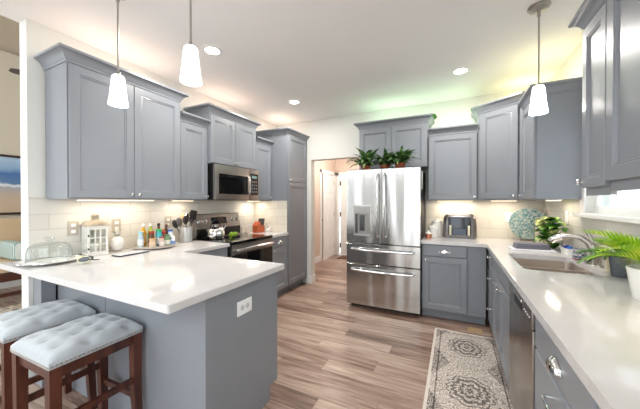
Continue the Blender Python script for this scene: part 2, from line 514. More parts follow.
def panel_door(name, w, h, loc, rotz, label_knob=True):
    """six panel interior door, front to local -y, hinge side at x = 0"""
    bm = B(); box(bm, 0, w, -0.035, 0, 0.01, h)
    cols = [(0.11, w / 2 - 0.04), (w / 2 + 0.04, w - 0.11)]
    rows = [(0.2, 0.75), (0.87, 1.5), (1.6, h - 0.12)]
    for a, b in cols:
        for c, d in rows:
            for s in (-0.0352, 0.0002):
                sg = -1 if s < -0.01 else 1
                t = bmesh.new()
                rr = [[(a + k, s + sg * y, c + k), (b - k, s + sg * y, c + k), (b - k, s + sg * y, d - k), (a + k, s + sg * y, d - k)]
                      for k, y in ((0, 0), (0.012, 0.007), (0.03, 0.007), (0.045, 0.001))]
                loft(t, rr, False, True); merge(bm, t)
    o = obj(name, bm, 'trim', loc=loc, rot=(0, 0, math.radians(rotz))); o['kind'] = 'structure'
    for z in (0.25, 1.05, 1.85):
        hb = B(); box(hb, -0.015, 0.012, -0.045, 0.006, z - 0.06, z + 0.06, 0.002); tube(hb, [(-0.008, -0.045, z - 0.065), (-0.008, -0.045, z + 0.065)], 0.009)
        obj('hinge', hb, 'hinge', o)
    if label_knob:
        kb = B(); lathe(kb, [(0.025, 0), (0.025, 0.008), (0.01, 0.012), (0.01, 0.03), (0.026, 0.04), (0.026, 0.055), (0.012, 0.062)], 14,
                        mtx=Matrix.Translation((w - 0.07, -0.035, 0.95)) @ Matrix.Rotation(PI / 2, 4, 'X'))
        obj('knob', kb, 'hinge', o)
    return o


M['hinge'] = mat('dark_bronze', (58, 46, 38), 0.4, 0.7)
# door in the hall's left wall (ajar, hinges on the far side), door in the end wall
panel_door('door_1', 0.76, 2.03, (HX + 0.004, HY - 0.09, 0), -84)
panel_door('door_2', 0.74, 2.03, (-2.655, HY + 0.045, 0), 0, True)
bm = B()
for a, b in ((5.72, 5.80), (6.54, 6.62)): box(bm, HX + 0.001, HX + 0.02, a, b, 0, 2.13, 0.003)
box(bm, HX + 0.001, HX + 0.02, 5.72, 6.62, 2.05, 2.13, 0.003)
struct('trim_1', bm, 'trim')
bm = B()
for a, b in ((-2.765, -2.695), (-1.895, -1.82)): box(bm, a, b, HY - 0.02, HY - 0.001, 0, 2.13, 0.003)
box(bm, -2.765, -1.82, HY - 0.02, HY - 0.001, 2.05, 2.13, 0.003)
struct('trim_2', bm, 'trim')
# dark room behind the ajar door is simply the next room's wall
struct('wall_closet', box(B(), -3.6, -3.5, 5.5, 6.75, 0, ZC), 'hallwall')

# backsplashes
struct('trim_3', box(B(), XL + 0.0005, XL + 0.008, YW + 0.004, 3.463, Z + 0.001, 1.40), 'tileL')
struct('trim_4', box(B(), -0.355, XR - 0.001, YB - 0.008, YB - 0.0005, Z + 0.001, 1.40), 'tileB')
bm = B(); box(bm, XR - 0.008, XR - 0.0005, WY1 + 0.09, YB - 0.009, Z + 0.001, 1.40); box(bm, XR - 0.008, XR - 0.0005, 0.3, WY1 + 0.09, Z + 0.001, WZ0 - 0.035)
struct('trim_5', bm, 'tileL')

struct('trim_7', box(B(), XL + .009, -2.232, 3.4535, 3.4612, Z + .001, 1.385), 'tileB')
# window on the right wall
bm = B()
x0, x1 = XR - 0.014, XR - 0.0005
box(bm, x0, x1, WY1, WY1 + 0.085, WZ0, WZ1 + 0.085, 0.003); box(bm, x0, x1, WY0 - 0.085, WY0, WZ0, WZ1 + 0.085, 0.003)
box(bm, x0, x1, WY0, WY1, WZ1, WZ1 + 0.085, 0.003)
wf = struct('window_1', bm, 'trim')
bm = B(); box(bm, XR - 0.07, XR + 0.10, WY0 - 0.10, WY1 + 0.10, WZ0 - 0.03, WZ0 - 0.001, 0.004)
obj('window_sill', bm, 'trim', wf)
bm = B()
xf0, xf1 = XR + 0.05, XR + 0.09
for (a, b, c, d) in ((WY0, WY0 + .05, WZ0, WZ1), (WY1 - .05, WY1, WZ0, WZ1), (WY0 + .05, WY1 - .05, WZ0, WZ0 + .055), (WY0 + .05, WY1 - .05, WZ1 - .05, WZ1), (WY0 + .05, WY1 - .05, 1.70, 1.745)):
    box(bm, xf0, xf1, a + .001, b - .001, c, d, 0.003)
for k in (1, 2):
    y = WY0 + (WY1 - WY0) * k / 3
    box(bm, xf0 + .012, xf1 - .012, y - .009, y + .009, WZ0, WZ1)
box(bm, xf0 + .012, xf1 - .012, WY0, WY1, 1.50, 1.516)
obj('window_sash', bm, 'trim', wf)
obj('glass_pane', box(B(), XR + 0.068, XR + 0.071, WY0 + .04, WY1 - .04, WZ0 + .05, WZ1 - .045), 'pane', wf)
# a pale fence in the yard behind the window
bm = B()
for k in range(100):
    box(bm, 3.4, 3.43, -0.6 + k * 0.16, -0.6 + k * 0.16 + 0.145, -0.4, 1.42)
box(bm, 3.36, 3.4, -0.6, 15.4, 1.1, 1.2)
tag(obj('garden_fence', bm, mat('pale_fence', (226, 232, 238), 0.7)), 'pale board fence outside the kitchen window', 'fence')
struct('ground', box(B(), 1.2, 9.0, -2.0, 18.0, -0.5, -0.41), mat('lawn', (130, 150, 100), 0.9, noise=0.3, nscale=15))


# ---------------------------------------------------------------- cabinets
def shaker(w, h, x=0, z=0, y=0, t=0.02, rail=0.058):
    """panelled door front centred on x, base z, back plane y, front towards -y"""
    bm = B()
    def R(k, d): return [(x - w / 2 + k, y - d, z + k), (x + w / 2 - k, y - d, z + k), (x + w / 2 - k, y - d, z + h - k), (x - w / 2 + k, y - d, z + h - k)]
    loft(bm, [R(0, 0), R(0, t - .003), R(.003, t), R(rail, t), R(rail + .004, t - .006), R(rail + .012, t - .004), R(rail + .016, t - .011)], True, True)
    return bm


def slab(w, h, x=0, z=0, y=0, t=0.02):
    bm = B()
    def R(k, d): return [(x - w / 2 + k, y - d, z + k), (x + w / 2 - k, y - d, z + k), (x + w / 2 - k, y - d, z + h - k), (x - w / 2 + k, y - d, z + h - k)]
    loft(bm, [R(0, 0), R(0, t - .006), R(.006, t)], True, True)
    return bm


def knob(parent, x, y, z):
    bm = B()
    lathe(bm, [(0.006, 0), (0.005, 0.012), (0.013, 0.018), (0.016, 0.024), (0.013, 0.030), (0.004, 0.032)], 14,
          mtx=Matrix.Translation((x, y, z)) @ Matrix.Rotation(PI / 2, 4, 'X'))
    return obj('knob', bm, 'chrome', parent)


def cup_pull(parent, x, y, z, w=0.10, h=0.042, d=0.030):
    bm = B()
    rings = []
    n, k = 14, 7
    for j in range(k + 1):
        b = (PI / 2) * j / k
        rings.append([(x - w / 2 * math.cos(PI * i / n) * math.cos(b), y - 0.001 - d * math.sin(PI * i / n) * math.cos(b) , z + h * math.sin(b)) for i in range(n + 1)])
    rings = [[(x - w / 2 * 1.08, y, z - .002)] + r + [(x + w / 2 * 1.08, y, z - .002)] for r in rings]
    t = bmesh.new(); loft(t, [[(p[0], p[1], p[2]) for p in r] for r in rings], False, False, closed=False)
    bmesh.ops.remove_doubles(t, verts=t.verts, dist=1e-5)
    bmesh.ops.solidify(t, geom=t.faces[:], thickness=0.002)
    merge(bm, t)
    for s in (-1, 1): box(bm, x + s * w * .52 - .007, x + s * w * .52 + .007, y - .004, y, z - .002, z + .012, .002)
    return obj('cup_pull', bm, 'chrome', parent)


def bar_pull(parent, x, y, z, w=0.12, vert=False, name='handle', r=0.006, off=0.03, m='chrome', nm=12):
    bm = B()
    def p(u, d): return (x, y - d, z + u) if vert else (x + u, y - d, z)
    tube(bm, [p(-w / 2, 0), p(-w / 2, off * .7), p(-w / 2 + .012, off), p(w / 2 - .012, off), p(w / 2, off * .7), p(w / 2, 0)], r, 8)
    return obj(name, bm, m, parent)


PROF = [(0.0, 0.0), (0.006, 0.0), (0.008, 0.014), (0.016, 0.022), (0.022, 0.036), (0.036, 0.052), (0.052, 0.060), (0.058, 0.062), (0.058, 0.078)]
PROF = [(a * 1.08, b * 1.12) for a, b in PROF]


def crown(bm, pts, z0, side=-1):
    """moulding along a polyline of (x, y); side -1: outside is on the right of travel"""
    P = [Vector((p[0], p[1])) for p in pts]
    nrm = []
    for i in range(len(P) - 1):
        d = (P[i + 1] - P[i]).normalized(); nrm.append(Vector((d.y, -d.x)) * (1 if side < 0 else -1))
    def off(i, o):
        if i == 0: return P[0] + nrm[0] * o
        if i == len(P) - 1: return P[-1] + nrm[-1] * o
        a, b = nrm[i - 1], nrm[i]
        m = (a + b).normalized()
        return P[i] + m * (o / m.dot(a))
    rings = []
    for i in range(len(P)):
        q = [off(i, o) for o, z in PROF] + [off(i, -0.012)] * 2
        zz = [z0 + z for o, z in PROF] + [z0 + PROF[-1][1], z0]
        rings.append([(a.x, a.y, b) for a, b in zip(q, zz)])
    loft(bm, rings)
    return bm


def upper(name_label, w, h, z, y_mid, wall, ndoors=1, d=0.34, ret=(False, False), knob_side=1, door_h=None, xmid=0, knob_low=True, rail=0.03):
    """wall cabinet: wall in 'L','B','R' ; returns its Empty"""
    loc, rz = {'L': ((XL + .009, y_mid, z), 90), 'B': ((xmid, YB - .009, z), 0), 'R': ((XR - .009, y_mid, z), -90)}[wall]
    t = thing('wall_cabinet', name_label, 'cabinet', loc, rz)
    dd = d - 0.009 - 0.021
    bm = B(); box(bm, -w / 2, w / 2, -dd, 0, 0.0, h); obj('body', bm, 'cab', t, smooth=False)
    dw = (w - 0.012) / ndoors
    for k in range(ndoors):
        x = -w / 2 + 0.006 + dw * (k + .5)
        dr = obj('door', shaker(dw - .004, h - 0.03, x, 0.008, -dd - .001), 'cab', t)
        s = (1 if k == 0 else -1) if ndoors == 2 else knob_side
        knob(dr, x + s * (dw / 2 - .03), -dd - .021, 0.04)
    pts = []
    if ret[0]: pts.append((-w / 2, -0.0))
    pts += [(-w / 2, -dd), (w / 2, -dd)]
    if ret[1]: pts.append((w / 2, -0.0))
    obj('crown_molding', crown(B(), pts, h - 0.012), 'cab', t)
    return t


ZU = 1.388
upper('tall two door grey wall cabinet above the cake dome, left of all the uppers', 0.905, 0.995, ZU, 1.4355, 'L', 2, d=0.365, ret=(True, True))
upper('short single door grey wall cabinet left of the microwave', 0.36, 0.82, ZU, 2.071, 'L', 1)
upper('grey two door cabinet directly above the microwave', 0.80, 0.58, 1.806, 2.655, 'L', 2, d=0.37, ret=(True, True))
upper('narrow short grey wall cabinet between microwave and pantry', 0.385, 0.82, ZU, 3.2665, 'L', 1)
upper('wide two door grey cabinet above the refrigerator', 0.89, 0.57, 1.808, 0, 'B', 2, d=0.385, ret=(True, True), xmid=-0.755)
upper('short grey wall cabinet above the toaster', 0.545, 0.82, ZU, 0, 'B', 1, xmid=-0.030)

# diagonal corner cabinet
CX, CY = XR - 0.01, YB - 0.01
t = thing('corner_wall_cabinet', 'tall diagonal grey corner cabinet above the teal plate', 'cabinet', (0.70, 3.80, ZU))
pl = [(0.248, CY), (CX, CY), (CX, 3.47), (0.63, 3.47), (0.248, 3.752)]
loc = [(x - .70, y - 3.80) for x, y in pl]
bm = B(); prism(bm, loc, 0, 1.02); obj('body', bm, 'cab', t, smooth=False)
obj('crown_molding', crown(B(), [loc[0], loc[4], loc[3], loc[2]], 1.008), 'cab', t)
mid = Vector(((loc[3][0] + loc[4][0]) / 2, (loc[3][1] + loc[4][1]) / 2))
dr = obj('door', shaker(0.40, 0.985, 0, 0.01, 0), 'cab', t, loc=(mid.x - .001, mid.y - .0015, 0), rot=(0, 0, math.atan2(3.47 - 3.752, .63 - .248)))
knob(dr, 0.17, -.021, 0.045)
# right wall cabinet beside the window
upper('grey wall cabinet with broad side panel left of the window', 0.475, 0.91, ZU, 3.228, 'R', 1, d=0.335, ret=(False, True), knob_side=-1)


def near_cab(label, w, h, z, ymid, ret, ndoors, rail_h):
    t = thing('wall_cabinet', label, 'cabinet', (XR - .016, ymid, z), -90)
    dd = 0.30 if ret[0] else 0.301
    bm = B(); box(bm, -w / 2, w / 2, -dd, 0, 0.0, h); obj('body', bm, 'cab', t, smooth=False)
    dw = w / ndoors
    for k in range(ndoors):
        x = -w / 2 + dw * (k + .5)
        dr = obj('door', shaker(dw - .006, h - .02, x, 0.006, -dd - .001, rail=0.05 if dw < .3 else 0.06), 'cab', t)
        knob(dr, x + ((-1 if k == 0 else 1) * (dw / 2 - .03) if ndoors == 1 else (1 if k == 0 else -1) * (dw / 2 - .03)), -dd - .021, 0.035)
    bm = B(); box(bm, -w / 2, w / 2, -dd + .0, -dd + .02, -rail_h, -0.0005); 
    obj('light_rail', bm, 'cab', t, smooth=False)
    pts = [(-w / 2, -0.0)] if ret[0] else []
    pts += [(-w / 2, -dd), (w / 2, -dd)]
    obj('crown_molding', crown(B(), pts, h - 0.012), 'cab', t)


near_cab('narrow grey wall cabinet nearest the window on its right, with chrome knob', 0.262, 0.86, 1.432, 1.839, (True, False), 1, 0.036)
near_cab('large grey wall cabinet cut off by the photo right edge', 0.86, 0.86, 1.452, 1.274, (False, False), 2, 0.040)


def base_cab(label, w, loc, rz, layout, d=0.615, hollow=False, toe=0.07, name='base_cabinet'):
    t = thing(name, label, 'cabinet', loc, rz)
    dd = d - 0.021
    bm = B()
    if hollow:
        box(bm, -w / 2, -w / 2 + .018, -dd, 0, .1, .875); box(bm, w / 2 - .018, w / 2, -dd, 0, .1, .875)
        box(bm, -w / 2 + .018, w / 2 - .018, -dd, -dd + .02, .1, .875); box(bm, -w / 2 + .018, w / 2 - .018, -.02, 0, .1, .875)
        box(bm, -w / 2 + .018, w / 2 - .018, -dd + .02, -.02, .1, .12)
    else:
        box(bm, -w / 2, w / 2, -dd, 0, .1, .875)
    box(bm, -w / 2, w / 2, -dd + toe, 0, 0.001, .1)
    obj('body', bm, 'cab', t, smooth=False)
    for it in layout:
        kind, x, z, ww, hh = it[:5]
        if kind == 'drawer':
            dr = obj('drawer', slab(ww, hh, x, z, -dd - .001), 'cab', t)
            if it[5] == 'cup': cup_pull(dr, x, -dd - .021, z + hh * .34)
            elif it[5] == 'knob': knob(dr, x, -dd - .021, z + hh / 2)
            elif it[5] == 'bar': bar_pull(dr, x, -dd - .021, z + hh - .07, .10)
        else:
            dr = obj('door', shaker(ww, hh, x, z, -dd - .001), 'cab', t)
            if it[5] == 'knobL': knob(dr, x - ww / 2 + .03, -dd - .021, z + hh - .035)
            elif it[5] == 'knobR': knob(dr, x + ww / 2 - .03, -dd - .021, z + hh - .035)
            elif it[5] == 'barR': bar_pull(dr, x + ww / 2 - .09, -dd - .021, z + hh - .045, .09)
            elif it[5] == 'barL': bar_pull(dr, x - ww / 2 + .09, -dd - .021, z + hh - .045, .09)
            elif it[5] == 'pullR': bar_pull(dr, x + ww / 2 - .032, -dd - .021, z + hh - .09, 0.11, True)
            elif it[5] == 'pullL': bar_pull(dr, x - ww / 2 + .032, -dd - .021, z + hh - .09, 0.11, True)
    return t


# left run
base_cab('blue-grey base cabinet between peninsula and range', 0.555, (XL + .01, 1.985, 0), 90,
         [('drawer', 0, .735, .54, .135, 'cup'), ('door', 0, .115, .54, .61, 'knobL')])
base_cab('small grey base cabinet between range and pantry', 0.405, (XL + .01, 3.253, 0), 90,
         [('drawer', 0, .735, .39, .135, 'cup'), ('door', 0, .115, .39, .61, 'knobL')])
# pantry
t = thing('pantry_cabinet', 'floor to crown tall grey pantry cabinet beside the hall opening', 'cabinet', (XL + .002, 3.766, 0), 90)
bm = B(); box(bm, -.302, .302, -.60, 0, .1, 2.385); box(bm, -.302, .302, -.53, 0, .001, .1); obj('body', bm, 'cab', t, smooth=False)
d1 = obj('door', shaker(.56, .70, .005, 1.672, -.601), 'cab', t); knob(d1, -.245, -.621, 1.70)
d2 = obj('door', shaker(.56, 1.535, .005, .125, -.601), 'cab', t); knob(d2, -.245, -.621, 1.63)
obj('crown_molding', crown(B(), [(-.302, 0), (-.302, -.60), (.302, -.60)], 2.373), 'cab', t)
# peninsula
t = thing('peninsula_cabinet', 'grey peninsula cabinet under the white countertop with plain end panel', 'cabinet', (-1.99, 1.31, 0))
bm = B(); box(bm, XL + .001 + 1.99, -1.157 + 1.99, 1.005 + .012 - 1.31, 1.605 - 1.31, .1, .875)
box(bm, XL + .001 + 1.99, -1.157 + 1.99, 1.005 + .012 - 1.31, 1.535 - 1.31, .001, .1); obj('body', bm, 'cab', t, smooth=False)
bm = B(); y0, y1 = .997 - 1.31, 1.628 - 1.31
prism_pts = [(y0, .001), (1.54 - 1.31, .001), (1.54 - 1.31, .1), (y1, .1), (y1, .875), (y0, .875)]
x0, x1 = -1.157 + 1.99, -1.135 + 1.99
loft(bm, [[(x0, a, b) for a, b in prism_pts], [(x1, a, b) for a, b in prism_pts]])
obj('end_panel', bm, 'cab', t, smooth=False)
bm = B()
for a, b in ((-2.71, -2.062), (-2.058, -1.158)): box(bm, a + 1.99, b + 1.99, 1.003 - 1.31, 1.016 - 1.31, .001, .875, .0015)
obj('back_panel', bm, 'cab', t, smooth=False)
struct('trim_6', box(B(), XL + .002, -2.715, .91, .994, .001, .875, .003), 'cab')
for k, xx in enumerate((-1.42, -1.87)):
    dr = obj('door', shaker(.43, .61, 0, .115, 0), 'cab', t, loc=(xx + 1.99, 1.606 - 1.31, 0), rot=(0, 0, PI))
# outlet on the end panel
bm = B(); box(bm, 0, .006, -.062, .062, -.042, .042, .002)
ot = tag(obj('wall_outlet', bm, 'plastic', loc=(-1.1345, 1.285, .735)), 'white horizontal outlet on the peninsula end panel', 'outlet')
bm = B()
for s in (-1, 1):
    for k in (-1, 1): box(bm, .006, .0068, s * .022 + k * .005 - .001, s * .022 + k * .005 + .001, -.004, .006)
    lathe(bm, [(.016, 0), (.016, .0008)], 16, mtx=Matrix.Translation((.0056, s * .022, 0)) @ Matrix.Rotation(PI / 2, 4, 'Y'))
obj('socket', bm, 'outline', ot) if 'outline' in M else obj('socket', bm, mat('socket_grey', (200, 200, 204), .4), ot)

# right run (front faces -X); back run (front faces -Y)
FX = XR - .002
base_cab('grey base cabinet below the toaster, left door and drawer', 0.655, (-0.019, YB - .002, 0), 0,
         [('drawer', -.085, .735, .46, .135, 'cup'), ('door', -.085, .115, .46, .61, 'knobL')], d=.625)
base_cab('corner base cabinet with three knobs in a column', 0.36, (FX, 3.255, 0), -90,
         [('drawer', 0, .735, .345, .135, 'knob'), ('drawer', 0, .45, .345, .275, 'knob'), ('drawer', 0, .115, .345, .325, 'knob')], d=.625)
base_cab('wide sink base cabinet with two doors', 0.885, (FX, 2.6295, 0), -90,
         [('drawer', 0, .735, .87, .135, ''), ('door', -.219, .115, .43, .61, 'barR'), ('door', .219, .115, .43, .61, 'barL')], d=.625, hollow=True)
base_cab('grey base cabinet right of the dishwasher with large chrome cup pull', 0.60, (FX, 1.245, 0), -90,
         [('drawer', 0, .715, .585, .155, 'cup'), ('drawer', 0, .115, .585, .59, 'bar')], d=.625)
base_cab('base cabinet at the near end of the sink run', 0.60, (FX, 0.643, 0), -90,
         [('drawer', 0, .715, .585, .155, 'cup'), ('door', -.147, .115, .29, .59, 'pullR'), ('door', .147, .115, .29, .59, 'pullL')], d=.625)

# countertops
bm = B()
pts = [(XL + .0005, 2.268), (XL + .0005, YW - .0005 + 0.0), (XL - .16, YW - .0005), (XL - .16, .775)]
r = .012
for k in range(5):
    a = math.radians(-90 + 90 * k / 4); pts.append((-1.107 - r + r * math.cos(a), .775 + r + r * math.sin(a)))
for k in range(5):
    a = math.radians(90 * k / 4); pts.append((-1.107 - r + r * math.cos(a), 1.685 - r + r * math.sin(a)))
pts += [(-2.206, 1.685), (-2.206, 2.268)]
prism(bm, pts, .8765, Z, bev=.003)
tag(obj('countertop', bm, 'quartz', smooth=False), 'white quartz countertop of the peninsula running on to the range', 'countertop')
bm = B(); prism(bm, [(XL + .0005, 3.047), (-2.206, 3.047), (-2.206, 3.453), (XL + .0005, 3.453)], .8765, Z, bev=.003)
tag(obj('countertop', bm, 'quartz', smooth=False), 'short white countertop between range and pantry', 'countertop')
SX0, SX1, SY0, SY1 = .42, .85, 2.25, 2.90
bm = B()
prism(bm, [(-.352, YB - .0005), (-.352, 3.425), (.29, 3.425), (.31, 3.405), (.31, .30), (XR - .0005, .30), (XR - .0005, YB - .0005)], .8765, Z, hole=rrect(SX0, SX1, SY0, SY1, .05), bev=.0)
tag(obj('countertop', bm, 'quartz', smooth=False), 'long L-shaped white countertop holding the sink', 'countertop')

# sink
t = thing('kitchen_sink', 'stainless double bowl undermount sink below the window', 'sink', ((SX0 + SX1) / 2, (SY0 + SY1) / 2, .70))
cx, cy = (SX0 + SX1) / 2, (SY0 + SY1) / 2
YD = 2.545
for (a, b) in ((YD + .012, SY1 + .004), (SY0 - .004, YD - .012)):
    bm = B(); rings = []
    for k, z in ((-.012, .8755), (0, .8755), (.004, .80), (.012, .715), (.04, .70)):
        rings.append([(x - cx, y - cy, z - .70) for x, y in rrect(SX0 - .004 + k, SX1 + .004 - k, a + k, b - k, max(.012, .045 - k * .3))])
    loft(bm, rings, False, True)
    bowl = obj('bowl', bm, 'sinksteel', t)
    lathe_bm = B(); lathe(lathe_bm, [(.045, 0), (.045, .003), (.03, .003), (.028, .001)], 20, c=(0, (a + b) / 2 - cy, .0005)); obj('drain', lathe_bm, 'chrome', bowl)
bm = B(); box(bm, SX0 - cx, SX1 - cx, YD - .0125 - cy, YD + .0125 - cy, .155, .165, .003); obj('divider', bm, 'sinksteel', t)

# ---------------------------------------------------------------- refrigerator
RX0, RX1, RYF = -1.262, -.357, 3.375
t = thing('refrigerator', 'stainless four door french refrigerator with ice dispenser', 'refrigerator', ((RX0 + RX1) / 2, RYF + .35, 0))
hw = (RX1 - RX0) / 2
bm = B(); box(bm, -hw + .004, hw - .004, -.27, .31, .03, 1.755, .003); box(bm, -hw + .03, hw - .03, -.24, .28, .001, .03)
box(bm, -hw + .02, -hw + .12, -.30, -.22, 1.755, 1.785, .004); box(bm, hw - .12, hw - .02, -.30, -.22, 1.755, 1.785, .004)
obj('body', bm, 'darkgap', t)
def fdoor(x0, x1, z0, z1, name='door', hole=None):
    bm = B()
    n = 8
    poly = []
    for i in range(n + 1):
        u = i / n; poly.append((x0 + (x1 - x0) * u, -.345 - .006 * math.sin(PI * u)))
    poly += [(x1, -.275), (x0, -.275)]
    def R(z, k):
        return [(min(max(px, x0 + k), x1 - k), py + (k if py < -.3 else 0), z) for px, py in poly]
    loft(bm, [R(z0, .004), R(z0 + .004, 0), R(z1 - .004, 0), R(z1, .004)])
    return obj(name, bm, 'steel', t, ang=25)
dL = fdoor(-hw, -.003, .845, 1.775)
dR = fdoor(.003, hw, .845, 1.775)
d3 = fdoor(-hw, hw, .585, .835, 'drawer')
d4 = fdoor(-hw, hw, .055, .575, 'freezer_drawer')
for dd, s in ((dL, -1), (dR, 1)):
    bm = B(); x = s * .042
    tube(bm, [(x, -.35, .93), (x, -.395, .94), (x, -.402, .98), (x, -.408, 1.32), (x, -.402, 1.66), (x, -.395, 1.70), (x, -.35, 1.71)], .013, 10, flat=1.0)
    obj('handle', bm, 'chrome', dd)
for dd, z in ((d3, .765), (d4, .505)):
    bm = B(); tube(bm, [(-hw + .07, -.35, z), (-hw + .075, -.39, z), (-hw + .12, -.40, z), (0, -.408, z), (hw - .12, -.40, z), (hw - .075, -.39, z), (hw - .07, -.35, z)], .014, 10)
    obj('handle', bm, 'chrome', dd)
xd0, xd1 = -.362, -.125
bm = B()
for a, b, c, d in ((xd0, xd1, 1.215, 1.325), (xd0, xd0 + .018, .945, 1.215), (xd1 - .018, xd1, .945, 1.215), (xd0, xd1, .93, .955)):
    box(bm, a, b, -.358, -.346, c, d, .003)
dp = obj('dispenser', bm, 'nickel', dL)
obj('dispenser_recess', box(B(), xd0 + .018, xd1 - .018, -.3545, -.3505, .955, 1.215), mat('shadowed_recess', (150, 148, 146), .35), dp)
bm = B(); box(bm, -.275, -.21, -.362, -.355, 1.0, 1.2, .003); box(bm, xd0 + .03, xd0 + .06, -.362, -.355, .97, 1.21, .002); obj('paddle', bm, mat('dark_paddle', (70, 70, 72), .3), dp)
obj('control_panel', box(B(), xd0 + .012, xd1 - .012, -.3595, -.3582, 1.235, 1.31), mat('smoked_panel', (176, 176, 176), .15), dp)
bm = B(); lathe(bm, [(.016, 0), (.016, .0015)], 20, mtx=Matrix.Translation((hw - .07, -.349, 1.735)) @ Matrix.Rotation(PI / 2, 4, 'X')); obj('badge', bm, 'chrome', dR)
bm = B(); box(bm, 0, .006, -.035, .035, 0, .22, .002)  # thin white upright plate on the refrigerator side
tag(obj('white_side_piece', bm, 'whitem', loc=(RX1 - .0035, RYF + .20, 1.52)), 'thin white upright piece on the right side of the refrigerator', 'side_piece')

# ---------------------------------------------------------------- range and microwave
t = thing('range', 'black and stainless electric range between the left countertops', 'stove', (XL + .012, 2.658, 0), 90)
bm = B(); box(bm, -.379, .379, -.60, -.0, .08, .895, .002); box(bm, -.36, .36, -.54, -.02, .001, .08); obj('body', bm, 'darkgap', t)
bm = B(); box(bm, -.38, .38, -.645, -.06, .896, .922, .004); obj('cooktop', bm, 'bglass', t)
bm = B(); box(bm, -.372, .372, -.642, -.601, .225, .885, .006); od = obj('oven_door', bm, 'steeld', t)
bm = B(); box(bm, -.372, .372, -.6465, -.6425, .225, .775, .001); obj('door_glass', bm, 'bglass', od)
bm = B(); tube(bm, [(-.33, -.645, .825), (-.33, -.685, .828), (-.30, -.69, .828), (.30, -.69, .828), (.33, -.685, .828), (.33, -.645, .825)], .016, 10); obj('handle', bm, 'chrome', od)
bm = B(); box(bm, -.372, .372, -.642, -.601, .085, .215, .006); obj('storage_drawer', bm, 'steeld', t)
bm = B()
loft(bm, [[(-.378, -.085, .923), (.378, -.085, .923), (.378, 0, .923), (-.378, 0, .923)], [(-.378, -.085, 1.04), (.378, -.085, 1.04), (.378, 0, 1.04), (-.378, 0, 1.04)],
          [(-.378, -.045, 1.205), (.378, -.045, 1.205), (.378, 0, 1.205), (-.378, 0, 1.205)], [(-.378, -.03, 1.215), (.378, -.03, 1.215), (.378, 0, 1.215), (-.378, 0, 1.215)]])
cp = obj('control_panel', bm, 'steelh', t, ang=20)
bm = B(); box(bm, -.372, .372, -.0865, -.0855, .928, 1.035); obj('lower_trim', bm, 'black', cp)
MT = Matrix.Translation((0, -.066, 1.125)) @ Matrix.Rotation(math.radians(-13.6), 4, 'X')
bm = B(); box(bm, -.13, .13, -.003, .004, -.045, .045, .001, mtx=MT); ds = obj('display', bm, 'bglass', cp)
for x in (-.32, -.235, .235, .32):
    bm = B(); lathe(bm, [(.028, 0), (.028, .004), (.022, .006), (.020, .026), (.012, .028)], 16, mtx=MT @ Matrix.Translation((x, -.001, 0)) @ Matrix.Rotation(PI / 2, 4, 'X'))
    obj('knob', bm, 'chrome', cp)
bm = B()
BG = mat('burner_grey', (90, 88, 88), .3)
for x in (-.2, .2):
    for y in (-.24, -.48):
        for r_ in (.09, .06):
            q = bmesh.new(); n = 32
            loft(q, [[(x + rr * math.cos(2 * PI * i / n), y + rr * math.sin(2 * PI * i / n), .9224) for i in range(n)] for rr in (r_, r_ + .003)], False, False)
            obj('burner_ring', q, BG, t)
bm.free()

t = thing('microwave', 'stainless over-the-range microwave above the cooktop', 'microwave', (XL + .012, 2.655, 1.388), 90)
bm = B(); box(bm, -.384, .384, -.375, 0, 0, .414, .002); obj('body', bm, 'black', t)
bm = B(); box(bm, -.384, .19, -.412, -.376, .006, .408, .004); od = obj('door', bm, 'steelh', t)
bm = B(); box(bm, -.33, .165, -.4145, -.4125, .07, .305, .0); obj('door_window', bm, 'bglass', od)
bm = B(); box(bm, .18, .192, -.4, -.4, .07, .3)
bm.free(); bm = B(); tube(bm, [(.163, -.412, .09), (.163, -.445, .10), (.163, -.45, .14), (.163, -.45, .25), (.163, -.445, .285), (.163, -.412, .295)], .011, 8); obj('handle', bm, 'chrome', od)
bm = B(); box(bm, .193, .384, -.412, -.376, .006, .408, .004); cp = obj('control_panel', bm, 'steelh', t)
bm = B(); box(bm, .215, .365, -.4145, -.4125, .07, .35); obj('keypad', bm, 'bglass', cp)
bm = B(); box(bm, .24, .34, -.4152, -.4146, .29, .325); obj('clock_display', bm, mat('clock_grey', (120, 150, 150), .3), cp)
bm = B()
KG = mat('key_grey', (110, 110, 114), .4)
for j in range(4):
    for i in range(3): obj('button', box(B(), .235 + i * .042, .262 + i * .042, -.4152, -.4146, .10 + j * .045, .122 + j * .045), KG, cp)
bm = B(); box(bm, -.2, .2, -.30, -.1, -.006, -.0005, .001); obj('vent_grille', bm, 'nickel', t)

# dishwasher
t = thing('dishwasher', 'stainless dishwasher with pocket handle under the long countertop', 'dishwasher', (FX, 1.866, 0), -90)
bm = B(); box(bm, -.304, .304, -.58, -.02, .10, .872); box(bm, -.304, .304, -.53, -.02, .001, .10); obj('body', bm, 'darkgap', t)
bm = B(); box(bm, -.300, .300, -.628, -.581, .11, .765, .004); obj('door', bm, 'steelh', t)
bm = B(); box(bm, -.300, .300, -.632, -.581, .77, .870, .004); cp = obj('control_panel', bm, 'steeld', t)
bm = B(); box(bm, -.10, .10, -.6335, -.6325, .785, .835, .0); obj('pocket_handle', bm, 'black', cp)
bm = B(); box(bm, -.115, .115, -.640, -.6325, .835, .85, .003); obj('handle_lip', bm, 'chrome', cp)
bm = B()
for k in range(4): obj('button', lathe(B(), [(.007, 0), (.007, .003)], 10, mtx=Matrix.Translation((.15 + k * .035, -.632, .815)) @ Matrix.Rotation(PI / 2, 4, 'X')), 'chrome', cp)

